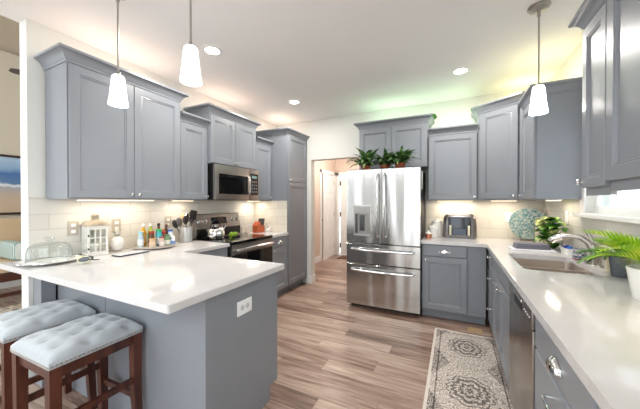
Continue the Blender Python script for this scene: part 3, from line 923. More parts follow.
# ---------------------------------------------------------------- lamps
def pendant(x, y, zb, label):
    t = thing('pendant_light', label, 'lamp', (x, y, zb))
    h = ZC - zb
    bm = B(); lathe(bm, [(.065, h - .001), (.068, h - .008), (.055, h - .022), (.012, h - .03), (.010, h - .055)], 24); obj('canopy', bm, 'nickel', t)
    bm = B(); tube(bm, [(0, 0, .215), (0, 0, h - .04)], .0055, 10); lathe(bm, [(.010, h - .07), (.012, h - .06), (.010, h - .05)], 12); obj('rod', bm, 'nickel', t)
    bm = B(); lathe(bm, [(.012, .2055), (.013, .215), (.010, .225), (.006, .228)], 16); obj('socket_cap', bm, 'nickel', t)
    bm = B(); n = 28
    prof = [(.010, .205), (.028, .203), (.034, .196), (.041, .13), (.048, .06), (.054, .026), (.055, .015), (.052, .016), (.046, .06), (.032, .19), (.01, .200)]
    lathe(bm, prof, n, cap=False); obj('glass_shade', bm, 'shade', t)
    lamp('pendant_bulb', 'POINT', (0, 0, .06), 5, (1, .95, .87), .05, parent=t)
    return t


pendant(-1.95, 1.03, 1.972, 'left pendant lamp with white glass shade over the peninsula')
pendant(-1.275, 1.03, 1.990, 'right pendant lamp with white glass shade over the peninsula')
pendant(.522, 2.395, 1.965, 'pendant lamp with white glass shade above the sink')

for x, y, lb in ((-1.95, 1.80, 'recessed ceiling light nearest the peninsula pendants'), (-1.95, 3.20, 'small recessed ceiling light near the pantry'),
                 (.05, 3.20, 'recessed ceiling light in front of the toaster corner')):
    t = thing('recessed_light', lb, 'ceiling light', (x, y, ZC))
    bm = B(); lathe(bm, [(.085, -.0005), (.085, -.006), (.062, -.008), (.060, -.001)], 28, cap=False); obj('trim_ring', bm, 'trim', t)
    bm = B(); lathe(bm, [(.061, -.0008), (.061, -.005)], 28); obj('lamp_face', bm, 'bulb', t)
    lamp('recessed_lamp', 'AREA', (0, 0, -.012), 26, (1, .96, .90), .12, parent=t)
# unseen lamp added to brighten the hall
t = thing('hall_fill_light', 'added unseen ceiling lamp that lights the hall beyond the opening', 'ceiling light', (-1.9, 5.4, ZC))
bm = B(); lathe(bm, [(.15, -.001), (.15, -.02), (.12, -.07), (.03, -.09)], 24); obj('bowl_shade', bm, 'bulb', t)
lamp('hall_fill_lamp', 'POINT', (0, 0, -.25), 62, (1, .92, .86), .12, parent=t)


def under_light(x, y, z, lx, ly, power, label):
    bm = B(); box(bm, -lx / 2, lx / 2, -ly / 2, ly / 2, -.010, 0, .002)
    o = tag(obj('under_cabinet_light', bm, 'trim', loc=(x, y, z - .0008)), label, 'light')
    obj('diffuser', box(B(), -lx / 2 + .006, lx / 2 - .006, -ly / 2 + .006, ly / 2 - .006, -.0125, -.0105), 'ledw', o)
    lamp('strip_lamp', 'AREA', (0, 0, -.016), power, (1, .86, .68), lx * .9, ly * .9, parent=o)


under_light(XL + .15, 1.43, ZU, .04, .62, 3.0, 'light bar under the tall two door cabinet')
under_light(XL + .15, 2.07, ZU, .04, .26, 1.8, 'light bar under the cabinet left of the microwave')
under_light(XL + .15, 3.26, ZU, .04, .28, 2.4, 'light bar under the cabinet right of the microwave')
under_light(.0, YB - .12, ZU, .42, .04, 3.6, 'light bar under the cabinet above the toaster')
under_light(.52, YB - .20, ZU, .26, .04, 3.0, 'light bar under the diagonal corner cabinet')
under_light(XR - .14, 3.22, ZU, .04, .34, 1.6, 'light bar under the cabinet left of the window')
under_light(XR - .16, 1.35, 1.452, .04, .5, 3.0, 'light bar under the large right hand cabinet')

# coloured strips lying on top of the wall cabinets
def led(x, y, z, lx, ly, rgb, power, label):
    m = emis('lit_strip_' + label[:5].strip(), rgb, 1.5)
    o = tag(obj('led_strip', box(B(), -lx / 2, lx / 2, -ly / 2, ly / 2, 0, .008), m, loc=(x, y, z)), label, 'light')
    lamp('led_lamp', 'AREA', (0, 0, .012), power, s2l(rgb), lx, ly, rot=(PI, 0, 0), parent=o)


led(-.75, YB - .22, 2.379, .7, .02, (214, 250, 204), 2.8, 'green light strip on top of the cabinet above the refrigerator')
led(.02, YB - .2, 2.209, .5, .02, (220, 250, 206), 2.4, 'green light strip on top of the cabinet above the toaster')
led(.72, 3.80, 2.412, .3, .02, (255, 244, 176), 2.8, 'yellow light strip on top of the corner cabinet')
led(XR - .2, 3.2, 2.299, .02, .4, (255, 240, 180), 2.6, 'yellow light strip on top of the cabinet left of the window')
led(XL + .2, 1.45, 2.379, .02, .8, (255, 226, 204), 2.8, 'amber light strip on top of the tall two door cabinet')
led(XL + .2, 2.65, 2.387, .02, .7, (255, 220, 196), 2.4, 'amber light strip on top of the cabinet above the microwave')
led(XL + .3, 3.75, 2.386, .02, .4, (255, 224, 200), 2.4, 'amber light strip on top of the pantry cabinet')

# ---------------------------------------------------------------- bar stools
def make_stool(loc, rz, label):
    W, D = .38, .415
    t = thing('bar_stool', label, 'stool', loc, rz)
    bm = B(); n = 26
    tufts = [(a, b) for b in (-.14, -.047, .047, .14) for a in ((-.11, 0, .11) if b in (-.14, .047) else (-.055, .055, -.16, .16))]
    def H(u, v):
        x, y = u * W / 2, v * D / 2
        e = (1 - abs(u) ** 5) * (1 - abs(v) ** 5)
        h = .028 + .052 * max(0, e) ** .45
        for a, b in tufts:
            r2 = ((x - a) ** 2 + (y - b) ** 2)
            h -= .015 * math.exp(-r2 / .00045) + .004 * math.exp(-r2 / .002)
        # diagonal pleats
        for k in range(-4, 5):
            for s in (1, -1):
                d = abs((x / .11 + s * (y - .047) / .187) - k * 1.0) * .085
                if k % 2 == 1 or True:
                    h -= .005 * math.exp(-(d / .010) ** 2) * (abs(u) < .93) * (abs(v) < .93)
        return h
    vs = [[bm.verts.new((max(-1, min(1, -1 + 2 * i / n)) * W / 2, (-1 + 2 * j / n) * D / 2, .618 + H(-1 + 2 * i / n, -1 + 2 * j / n))) for j in range(n + 1)] for i in range(n + 1)]
    for i in range(n):
        for j in range(n): bm.faces.new((vs[i][j], vs[i + 1][j], vs[i + 1][j + 1], vs[i][j + 1]))
    rim = [vs[i][0] for i in range(n + 1)] + [vs[n][j] for j in range(1, n + 1)] + [vs[i][n] for i in range(n - 1, -1, -1)] + [vs[0][j] for j in range(n - 1, 0, -1)]
    low = [bm.verts.new((v.co.x, v.co.y, .616)) for v in rim]
    m = len(rim)
    for i in range(m): bm.faces.new((rim[i], rim[(i + 1) % m], low[(i + 1) % m], low[i]))
    bm.faces.new(low)
    seat = obj('seat', bm, 'velvet', t, ang=60)
    bm = B()
    # nail heads around the lower edge
    pos = []
    for k in range(24):
        u = -1 + 2 * (k + .5) / 24
        pos += [(u * W / 2, -D / 2, 0, -1), (u * W / 2, D / 2, 0, 1), (W / 2, u * D / 2, 1, 0), (-W / 2, u * D / 2, -1, 0)]
    for x, y, nx, ny in pos:
        lathe(bm, [(.0065, 0), (.005, .003), (.002, .004)], 6, mtx=Matrix.Translation((x, y, .627)) @ Vector((0, 0, 1)).rotation_difference(Vector((nx, ny, 0))).to_matrix().to_4x4())
    obj('nailhead_trim', bm, 'nickel', seat)
    bm = B(); box(bm, -W / 2 + .012, W / 2 - .012, -D / 2 + .012, D / 2 - .012, .56, .615, .003); obj('apron', bm, 'legwood', t)
    lx, ly = W / 2 - .026, D / 2 - .026
    for sx in (-1, 1):
        for sy in (-1, 1):
            bm = B()
            def q(x, y, z, r): return [(x - r, y - r, z), (x + r, y - r, z), (x + r, y + r, z), (x - r, y + r, z)]
            loft(bm, [q(sx * (lx + .012), sy * (ly + .012), 0, .017), q(sx * lx, sy * ly, .30, .021), q(sx * lx, sy * ly, .615, .023)])
            obj('leg', bm, 'legwood', t, smooth=False)
    for s in (-1, 1):
        bm = B(); box(bm, -lx, lx, s * (ly + .004) - .011, s * (ly + .004) + .011, .235, .268, .003); obj('stretcher', bm, 'legwood', t)
        bm = B(); box(bm, s * (lx + .004) - .011, s * (lx + .004) + .011, -ly, ly, .335, .368, .003); obj('stretcher', bm, 'legwood', t)
    return t


s1 = make_stool((-1.80, .763, 0), 1.5, 'tufted pale blue bar stool nearer the peninsula corner, in front')
dup(s1, (-2.315, .775, 0), -1, 'tufted pale blue bar stool left of the front one, near the wall end')


# ---------------------------------------------------------------- plants
def leaf(bm, base, az, el, length, width, droop, seg=6, fold=.25, tip=.5):
    """arched leaf blade: starts at base, azimuth az, elevation el (rad), bending down by droop (rad)"""
    p = Vector(base); rows = []
    for k in range(seg + 1):
        u = k / seg
        e = el - droop * u
        d = Vector((math.cos(az) * math.cos(e), math.sin(az) * math.cos(e), math.sin(e)))
        side = Vector((-math.sin(az), math.cos(az), 0)); up = side.cross(d) * -1
        wv = width * max(.04, math.sin(PI * min(1, (u * .9 + .1)) ** tip)) / 2
        rows.append([p + side * wv + up * wv * fold, p, p - side * wv + up * wv * fold])
        p = p + d * length / seg
    vs = [[bm.verts.new(q) for q in r] for r in rows]
    for a, b in zip(vs, vs[1:]):
        for i in range(2): bm.faces.new((a[i], a[i + 1], b[i + 1], b[i]))
    return p


def foliage_obj(name, bm, m, parent):
    me = bpy.data.meshes.new(name); bm.to_mesh(me); bm.free(); me.materials.append(M[m])
    me.polygons.foreach_set('use_smooth', [True] * len(me.polygons))
    o = bpy.data.objects.new(name, me); C.objects.link(o); o.parent = parent
    return o


def pot(bm, r, h, taper=.78, lip=.012):
    lathe(bm, [(r * taper, 0), (r * .98, h * .8), (r * 1.0, h * .8), (r + lip * .3, h * .82), (r + lip * .3, h), (r * .86, h), (r * .84, h * .88), (.001, h * .88)], 24)


rnd = random.Random(3)
for i, (x, y, sc_, lb) in enumerate(((-1.045, 3.50, 1.0, 'leftmost striped leafy plant in a terracotta pot on the refrigerator'),
                                     (-.80, 3.53, .9, 'middle leafy plant in a terracotta pot on the refrigerator'),
                                     (-.60, 3.48, 1.0, 'rightmost leafy plant on top of the refrigerator'))):
    t = thing('potted_plant', lb, 'plant', (x, y, 1.7565), group='plants on the refrigerator')
    bm = B(); pot(bm, .062, .085); obj('pot', bm, 'terracotta', t)
    bm = B(); lathe(bm, [(.05, .07), (.05, .076)], 16); obj('soil', bm, 'soil', t)
    bm = B()
    for k in range(72):
        az = rnd.uniform(0, 2 * PI); el = rnd.uniform(.5, 1.4)
        L_ = rnd.uniform(.19, .34) * sc_
        if math.sin(az) > .2: L_ *= .45
        if math.sin(az) > .3: el = max(el, .9)
        leaf(bm, (rnd.uniform(-.02, .02), rnd.uniform(-.02, .02), .07), az, el, L_, rnd.uniform(.055, .085), rnd.uniform(1.3, 1.9) if el < 1.1 else rnd.uniform(.8, 1.8), 7, .2, .85)
    foliage_obj('foliage', bm, 'fern', t)

# variegated vine by the teal plate
t = thing('potted_vine', 'cream and green trailing plant in front of the white board', 'plant', (.865, 3.33, Z + .001))
bm = B(); pot(bm, .06, .11); obj('pot', bm, 'white', t)
bm = B()
for k in range(150):
    az = rnd.uniform(0, 2 * PI); r_ = rnd.uniform(.0, .15); zz = .19 + rnd.uniform(-.11, .12) * (1 - r_ * 1.5)
    if math.cos(az) > .3: az += PI
    if k < 30: az = rnd.uniform(3.3, 4.6); r_ = rnd.uniform(.05, .13); zz = rnd.uniform(.03, .15)
    b0 = (r_ * math.cos(az) * .8, r_ * math.sin(az) * .8, zz)
    leaf(bm, b0, az + rnd.uniform(-.6, .6), rnd.uniform(-.2, .7), rnd.uniform(.075, .11), rnd.uniform(.065, .09), rnd.uniform(.5, 1.3), 5, .15, .75)
foliage_obj('foliage', bm, 'pothos', t)
bm = B()
for k in range(14):
    az = rnd.uniform(0, 2 * PI); tube(bm, [(0, 0, .09), (.04 * math.cos(az), .04 * math.sin(az), .17), (.10 * math.cos(az), .10 * math.sin(az), .2)], .002, 5)
foliage_obj('stems', bm, 'palmd', t)


def palm(loc, pot_m, r, h, label, fm, nfr, L_, seed, el0=(.5, 1.2), gap=.13):
    rn = random.Random(seed)
    t = thing('potted_palm', label, 'plant', loc)
    bm = B(); lathe(bm, [(r * .74, 0), (r * .78, .004), (r, h - .004), (r - .002, h), (r * .90, h), (r * .88, h * .86), (.001, h * .86)], 28); obj('pot', bm, pot_m, t)
    bm = B(); lathe(bm, [(r * .86, h * .86), (r * .6, h * .9), (.01, h * .95)], 18); obj('soil', bm, 'soil', t)
    bm = B()
    for k in range(nfr):
        az = 2 * PI * k / nfr + rn.uniform(-.25, .25); el = rn.uniform(*el0); ll = L_ * rn.uniform(.75, 1.1)
        if math.cos(az) > .15:
            el = max(el, 1.15); ll = min(ll, gap * 1.1 / max(.3, math.cos(az)))
        dr = rn.uniform(.8, 1.5); n = 16; p = Vector((0, 0, h * .9)); pts = [p.copy()]
        for j in range(n):
            u = j / n; e = el - dr * u
            d = Vector((math.cos(az) * math.cos(e), math.sin(az) * math.cos(e), math.sin(e)))
            p = p + d * ll / n; pts.append(p.copy())
            if j >= 3:
                lw = .10 * math.sin(PI * min(1, (u * .85 + .15)) ** .8) + .012
                for s in (-1, 1):
                    leaf(bm, p, az + s * (1.1 - .5 * u), e + .25, lw, .0115, .5, 3, .3, .6)
        tube(bm, pts, .0022, 4)
    foliage_obj('fronds', bm, fm, t)
    return t


palm((.89, 2.27, Z + .001), mat('grey_speckled_pot', (104, 108, 116), .8, noise=.35, nscale=90), .046, .12,
     'deeper green fern palm in a speckled grey pot by the sink', 'palmd', 13, .19, 5, (.3, 1.2), .05)
palm((.818, 1.775, Z + .001), 'white', .095, .145, 'yellow green palm in a white pot at the right photo edge', 'palm', 20, .30, 8, (.45, 1.3), .11)

# ---------------------------------------------------------------- left counter things
ZT = Z + .001
t = thing('cake_stand', 'round white cake plate under a clear glass dome', 'cake dome', (-2.70, .955, ZT))
bm = B(); lathe(bm, [(.07, 0), (.075, .004), (.13, .010), (.175, .016), (.182, .020), (.178, .021), (.13, .015), (.001, .014)], 36); pl_ = obj('plate', bm, 'white', t)
bm = B(); lathe(bm, [(.180, .017), (.184, .0175), (.184, .0215), (.179, .0222)], 36, cap=False); obj('silver_rim', bm, 'chrome', pl_)
bm = B(); lathe(bm, [(.122, .0185), (.126, .03), (.126, .085), (.116, .120), (.085, .142), (.04, .151), (.012, .153), (.010, .160), (.024, .168), (.030, .180), (.020, .190), (.002, .193)], 32, cap=False)
obj('glass_dome', bm, 'glass', t)
bm = B(); lathe(bm, [(.127, .016), (.129, .019), (.127, .022), (.124, .019)], 32, cap=False); obj('dome_rim', bm, 'chrome', t)

t = thing('bird_figurine', 'small grey, white and yellow bird figurine at the counter front', 'figurine', (-2.41, 1.04, ZT), 35)
def ell(bm, c, r, rot=None, seg=14):
    q = bmesh.new(); bmesh.ops.create_uvsphere(q, u_segments=seg, v_segments=9, radius=1)
    mt = Matrix.Translation(c) @ (rot.to_4x4() if rot else Matrix.Identity(4)) @ Matrix.Diagonal((*r, 1))
    merge(bm, q, mt); return bm
bm = B(); ell(bm, (0, 0, .028), (.045, .028, .028)); ell(bm, (-.034, 0, .055), (.020, .017, .018))
obj('body', bm, two_tone('bird_body_paint', [(.3, (222, 214, 150)), (.6, (232, 230, 214))], scale=20, rough=.4), t)
bm = B()
for s in (-1, 1): ell(bm, (.012, s * .021, .036), (.040, .010, .018), Matrix.Rotation(-.2, 3, 'Y'))
obj('wings', bm, mat('bird_grey', (92, 96, 100), .5), t)
bm = B(); box(bm, .035, .095, -.012, .012, .030, .036, .002, mtx=Matrix.Rotation(.05, 4, 'Y')); obj('tail', bm, mat('bird_dark', (66, 68, 72), .5), t)
bm = B(); lathe(bm, [(.006, 0), (.001, .016)], 8, mtx=Matrix.Translation((-.051, 0, .054)) @ Matrix.Rotation(-PI / 2, 4, 'Y')); ell(bm, (-.03, 0, .068), (.016, .012, .007)); obj('beak_and_cap', bm, 'black', t)

# lantern
t = thing('lantern', 'white wooden lantern with a metal roof on the left counter', 'lantern', (-2.75, 1.265, ZT), -8)
s_, H_ = .070, .235
bm = B(); box(bm, -s_ - .006, s_ + .006, -s_ - .006, s_ + .006, 0, .018, .003); obj('base', bm, 'whitem', t)
bm = B()
for a in (-1, 1):
    for b in (-1, 1): box(bm, a * (s_ - .007) - .007, a * (s_ - .007) + .007, b * (s_ - .007) - .007, b * (s_ - .007) + .007, .0185, H_, .001)
box(bm, -s_, s_, -s_, s_, H_, H_ + .014, .002)
obj('frame', bm, 'whitem', t)
for k in range(4):
    bm = B(); mt = Matrix.Rotation(k * PI / 2, 4, 'Z')
    box(bm, -s_ + .014, s_ - .014, -s_ + .002, -s_ + .009, .0185, .034, mtx=mt); box(bm, -s_ + .014, s_ - .014, -s_ + .002, -s_ + .009, H_ - .016, H_ - .0005, mtx=mt)
    for u in (-.017, .017): box(bm, u - .004, u + .004, -s_ + .002, -s_ + .009, .034, H_ - .016, mtx=mt)
    for z in (.093, .15): box(bm, -s_ + .014, s_ - .014, -s_ + .003, -s_ + .008, z - .004, z + .004, mtx=mt)
    o = obj('window_panel', bm, 'whitem', t)
    q = bmesh.new(); q.faces.new([q.verts.new(mt @ Vector(v)) for v in ((-s_ + .014, -s_ + .009, .034), (s_ - .014, -s_ + .009, .034), (s_ - .014, -s_ + .009, H_ - .016), (-s_ + .014, -s_ + .009, H_ - .016))])
    obj('glass', q, 'glass', o)
bm = B()
def sq(r, z): return [(-r, -r, z), (r, -r, z), (r, r, z), (-r, r, z)]
loft(bm, [sq(s_ + .012, H_ + .0145), sq(s_ + .012, H_ + .018), sq(s_ - .008, H_ + .045), sq(.028, H_ + .062), sq(.022, H_ + .064), sq(.022, H_ + .098), sq(.026, H_ + .1), sq(.010, H_ + .11)])
obj('roof', bm, two_tone('aged_metal', [(.3, (150, 138, 124)), (.7, (206, 196, 180))], scale=12, rough=.35, Metallic=.7), t, smooth=False)
bm = B(); lathe(bm, [(.028, .0186), (.028, .10), (.003, .102), (.002, .112)], 16); obj('candle', bm, 'whitem', t)
bm = B(); 
for z in (.06, .17): box(bm, s_ + .0005, s_ + .003, -s_ + .001, -s_ + .010, z - .008, z + .008)
obj('latch', bm, 'black', t)

# white pineapple
t = thing('pineapple_figure', 'white ceramic pineapple beside the lantern', 'figurine', (-2.765, 1.445, ZT))
bm = B(); q = bmesh.new(); n, mseg = 20, 14
rings = []
for j in range(mseg + 1):
    a = PI * j / mseg; rings.append([(math.sin(a) * .052 * math.cos(2 * PI * i / n) * (1 + .05 * ((i + j) % 2)), math.sin(a) * .052 * math.sin(2 * PI * i / n) * (1 + .05 * ((i + j) % 2)), .070 - .070 * math.cos(a)) for i in range(n)])
loft(bm, rings); obj('body', bm, 'white', t)
bm = B()
for ring_, (cnt, el, L_) in enumerate(((8, .5, .05), (7, .9, .065), (5, 1.3, .085))):
    for k in range(cnt): leaf(bm, (0, 0, .134), 2 * PI * k / cnt + ring_ * .4, el, L_, .026, -.2 + .8 * (ring_ == 0), 4)
bmesh.ops.solidify(bm, geom=bm.faces[:], thickness=.003)
obj('leaf_crown', bm, 'white', t)

bm = B(); box(bm, -.055, .055, -.125, .125, 0, .010, .003)
tr = tag(obj('notebook', bm, mat('dark_slate', (62, 66, 72), .5), loc=(-2.50, 1.415, ZT), rot=(0, 0, math.radians(4))), 'thin dark edged notebook lying in front of the lantern', 'notebook')
bm = B(); box(bm, -.05, .052, -.122, .122, .0102, .0125, .001); obj('cover', bm, mat('pale_grey_cover', (186, 190, 194), .4), tr)

# turntable with bottles
TX, TY = -2.655, 1.725
t = thing('turntable', 'round tray crowded with sauce and spice bottles', 'tray', (TX, TY, ZT))
bm = B(); lathe(bm, [(.09, 0), (.09, .008), (.178, .012), (.182, .030), (.178, .031), (.174, .018), (.001, .017)], 36); obj('tray', bm, mat('grey_tray', (186, 176, 166), .4), t)


def bottle(x, y, r, h, neck, body, cap, label_c, text, kind='bottle', z=ZT + .0185):
    t = thing(kind, text, kind, (x, y, z), group='bottles and jars on the turntable' if z > ZT else None)
    bm = B(); lathe(bm, [(r * .9, 0), (r, .004), (r, h * .6), (r * .85, h * .68), (neck, h * .78), (neck, h * .9)], 16); b = obj('body', bm, body, t)
    bm = B(); lathe(bm, [(r + .0006, h * .14), (r + .0006, h * .52)], 16, cap=False); obj('paper_label', bm, label_c, b)
    bm = B(); lathe(bm, [(neck * 1.15, h * .88), (neck * 1.2, h * .99), (neck * .9, h)], 14); obj('cap', bm, cap, t)
    return t


cols = {}
def cm(rgb, rough=.35):
    if rgb not in cols: cols[rgb] = mat('colour_%02x%02x%02x' % rgb, rgb, rough)
    return cols[rgb]
W_, R_, G_, Y_, BL, BR, K_ = (236, 236, 232), (176, 52, 40), (40, 150, 80), (216, 168, 48), (52, 92, 180), (96, 56, 34), (34, 32, 34)
bt = [  # offset x, y, radius, height, neck, body, cap, label, words
    (.095, -.085, .030, .085, .026, (206, 178, 150), (200, 160, 120), (214, 190, 164), 'squat tan jar at the left front of the turntable', 'jar'),
    (.125, -.015, .024, .095, .020, (208, 186, 176), (150, 70, 60), (226, 216, 210), 'small pinkish jar with red brown lid on the turntable', 'jar'),
    (-.01, -.13, .026, .150, .018, (176, 200, 214), (150, 200, 220), (230, 240, 244), 'pale blue bottle at the far left of the turntable', 'bottle'),
    (-.07, -.07, .026, .215, .012, (196, 150, 40), W_, (226, 190, 110), 'tall yellow bottle with white cap, left one', 'bottle'),
    (.04, -.06, .026, .150, .020, BR, R_, (120, 60, 44), 'brown bottle in the middle left of the turntable', 'bottle'),
    (-.075, .005, .026, .215, .012, (170, 190, 70), W_, (60, 160, 80), 'tall green label bottle with white cap at the back', 'bottle'),
    (.055, .005, .031, .165, .022, (60, 160, 170), (30, 170, 80), (226, 236, 240), 'green capped bottle with a white and blue label', 'bottle'),
    (-.04, .065, .026, .215, .012, (120, 40, 30), K_, (190, 120, 60), 'tall dark red bottle with black cap', 'bottle'),
    (.035, .065, .026, .140, .020, (170, 60, 50), R_, (214, 120, 100), 'red sauce bottle in the middle of the turntable', 'bottle'),
    (.105, .055, .028, .110, .022, (120, 150, 110), (80, 130, 90), (226, 230, 220), 'small green jar at the right front of the turntable', 'jar'),
    (-.01, .125, .024, .200, .012, (60, 36, 26), BR, (150, 90, 50), 'tall dark brown bottle at the back right', 'bottle'),
    (.055, .125, .028, .150, .020, (230, 232, 236), BL, (70, 110, 196), 'white bottle with a blue cap and label', 'bottle'),
    (.115, .11, .022, .085, .018, (236, 236, 240), W_, (120, 150, 210), 'small white jar at the right rim of the turntable', 'jar'),
    (-.06, .135, .021, .150, .016, (220, 120, 40), (230, 130, 30), (240, 180, 100), 'orange capped spice bottle at the right rear', 'bottle'),
]
for x, y, r, h, nk, b, c, l, words, kd in bt:
    bottle(TX + x, TY + y, r, h, nk, cm(b, .2), cm(c), cm(l, .5), words, kd)

# utensil crock
t = thing('utensil_crock', 'grey crock holding kitchen utensils left of the range', 'crock', (-2.72, 2.125, ZT))
bm = B(); lathe(bm, [(.062, 0), (.066, .004), (.070, .165), (.068, .170), (.062, .168), (.058, .01), (.001, .009)], 28); obj('crock_body', bm, mat('pale_grey_ceramic', (190, 190, 190), .25, .3), t)
ut = [('spatula', 'black slotted spatula leaning right out of the crock', .020, .040, .045, .25, 'blk', 'spat'), ('ladle', 'dark ladle leaning left out of the crock', -.015, -.045, -.10, .18, 'blk', 'spoon'),
      ('serving_spoon', 'grey serving spoon at the left of the crock', .0, -.030, -.075, .20, 'gry', 'spoon'), ('slotted_spoon', 'black spoon in the middle of the crock', .03, -.01, -.03, .22, 'blk', 'spoon'),
      ('wooden_spoon', 'pale wooden spoon at the back of the crock', -.03, .0, -.01, .24, 'wod', 'spoon'), ('whisk', 'steel whisk in the middle of the crock', -.02, .02, .02, .24, 'stl', 'spoon'),
      ('turner', 'dark grey turner at the far right of the crock', -.03, .035, .085, .22, 'gry', 'spat')]
um = {'blk': cm((44, 42, 44)), 'gry': cm((96, 92, 92)), 'wod': cm((196, 168, 130), .6), 'stl': M['chrome']}
for nm, lb, dx, dy, ty, hh, mk, kd in ut:
    b0 = Vector((dx * .6, dy * .5, .014)); tp = Vector((dx * 1.1, dy + ty * .6, hh))
    t = thing(nm, lb, 'utensil', (-2.72, 2.125, ZT))
    obj('shaft', tube(B(), [b0, tp], .0045, 8), um[mk], t)
    d = (tp - b0).normalized(); rot = Vector((0, 0, 1)).rotation_difference(d).to_matrix()
    bm = B()
    if kd == 'spat': box(bm, -.004, .004, -.046, .046, -.005, .105, .003, mtx=Matrix.Translation(tp) @ rot.to_4x4())
    else: ell(bm, tp + d * .030, (.014, .036, .050), rot)
    obj('head', bm, um[mk], t)

# kettle and herb on the cooktop
ZC2 = .9245
t = thing('kettle', 'shiny ribbed kettle with a dark arched handle on the cooktop', 'kettle', (-2.60, 2.44, ZC2))
bm = B(); n = 24; rings = []
for r, z in ((.066, 0), (.076, .012), (.079, .045), (.070, .080), (.045, .102), (.022, .110)):
    rings.append([(r * (1 + .025 * math.cos(8 * 2 * PI * i / 48)) * math.cos(2 * PI * i / 48), r * (1 + .025 * math.cos(8 * 2 * PI * i / 48)) * math.sin(2 * PI * i / 48), z) for i in range(48)])
loft(bm, rings); obj('body', bm, 'chrome', t); t.scale = (1.35, 1.35, 1.35)
bm = B(); lathe(bm, [(.024, .109), (.024, .114), (.006, .118), (.010, .128), (.002, .132)], 16); obj('lid', bm, 'chrome', t)
bm = B(); tube(bm, [(.01, .055, .06), (.012, .085, .085), (.014, .10, .11)], [.016, .012, .009], 10); obj('spout', bm, 'chrome', t)
bm = B(); tube(bm, [(0, .058 * math.cos(a), .085 + .085 * math.sin(a)) for a in [PI * k / 12 for k in range(13)]], .006, 8); obj('handle', bm, 'black', t)
t = thing('herb_bunch', 'bright green leafy bunch on the cooktop right of the kettle', 'vegetable', (-2.43, 2.56, ZC2))
bm = B(); rn = random.Random(4)
for k in range(14): ell(bm, (rn.uniform(-.028, .028), rn.uniform(-.035, .035), .026 + rn.uniform(0, .035)), (.020, .021, .020), seg=8)
obj('leaves', bm, 'herb', t)
bm = B(); tube(bm, [(0, -.03, .006), (0, -.06, .007)], .006, 7); obj('stem', bm, cm((150, 170, 80)), t)

# between range and pantry
t = thing('knife_block', 'orange brown house shaped knife block right of the range', 'knife block', (-2.62, 3.275, ZT), 90)
bm = B()
pr = [(-.062, 0), (.075, 0), (.075, .085), (.012, .085), (-.022, .135), (-.062, .085)]
loft(bm, [[(x, -.038, z) for x, z in pr], [(x, .038, z) for x, z in pr]])
t.scale = (1.2, 1.2, 1.2)
kb = obj('block', bm, mat('orange_wood', (178, 82, 44), .4, noise=.15, nscale=30), t, smooth=False)
for i in range(3):
    for j in range(3):
        t2 = thing('knife', 'dark handled knife at the %s %s of the orange knife block' % (('front', 'middle', 'back')[j], ('left', 'centre', 'right')[i]), 'knife', (-2.62, 3.275, ZT), 90, 'knives in the block'); t2.scale = (1.2, 1.2, 1.2)
        x = .028 + j * .018; y = -.025 + i * .025
        d = Vector((.25, 0, 1)).normalized(); b0 = Vector((x, y, .086))
        obj('knife_handle', tube(B(), [b0, b0 + d * .045, b0 + d * .080], [.0068, .0078, .007], 8), cm((74, 72, 74)), t2)
        obj('bolster', tube(B(), [b0 + d * .080, b0 + d * .084], .0072, 8), 'chrome', t2)


def deer(loc, rz, label, sc_=1):
    t = thing('animal_figurine', label, 'figurine', loc, rz)
    bm = B(); ell(bm, (0, 0, .036), (.032, .013, .016)); tube(bm, [(.02, 0, .04), (.034, 0, .066), (.04, 0, .074)], [.012, .008, .009], 8)
    ell(bm, (.048, 0, .074), (.014, .007, .007), Matrix.Rotation(.5, 3, 'Y'))
    for x in (-.018, .018):
        for y in (-.007, .007): tube(bm, [(x, y, .03), (x, y, .0)], [.005, .0035], 6)
    obj('body', bm, 'white', t)
    bm = B()
    for s in (-1, 1): tube(bm, [(.038, s * .004, .08), (.03, s * .014, .095), (.036, s * .02, .11)], .002, 5); tube(bm, [(.03, s * .014, .095), (.018, s * .016, .104)], .0018, 5)
    obj('antlers', bm, 'white', t)


deer((-2.52, 3.37, ZT), 60, 'white deer figurine nearer the counter edge by the pantry')
deer((-2.63, 3.40, ZT), 100, 'white deer figurine behind, near the pantry side')
for x, y, h, r, lb in ((-2.76, 3.09, .10, .022, 'small pale jar on the counter next to the range backguard'), (-2.70, 3.16, .12, .02, 'slim white bottle between range and knife block'), (-2.77, 3.20, .075, .024, 'low clear jar behind the slim white bottle')):
    bottle(x, y, r, h, r * .7, cm((226, 220, 210), .2), cm((236, 236, 236)), cm((232, 224, 214)), lb, 'jar', ZT)


def wall_plate(x, y, z, rz, label, kind='outlet', horiz=False, m='plastic', pm='outlet_face', up=True):
    t = thing('wall_' + kind, label, kind, (x, y, z), rz)
    bm = B(); box(bm, -.037, .037, -.006, -.0005, -.06, .06, .002); obj('plate', bm, m, t)
    for s in (-1, 1):
        bm = B(); box(bm, -.016, .016, -.0085, -.0062, s * .026 - .013, s * .026 + .013, .002); obj('socket', bm, 'plastic', t)


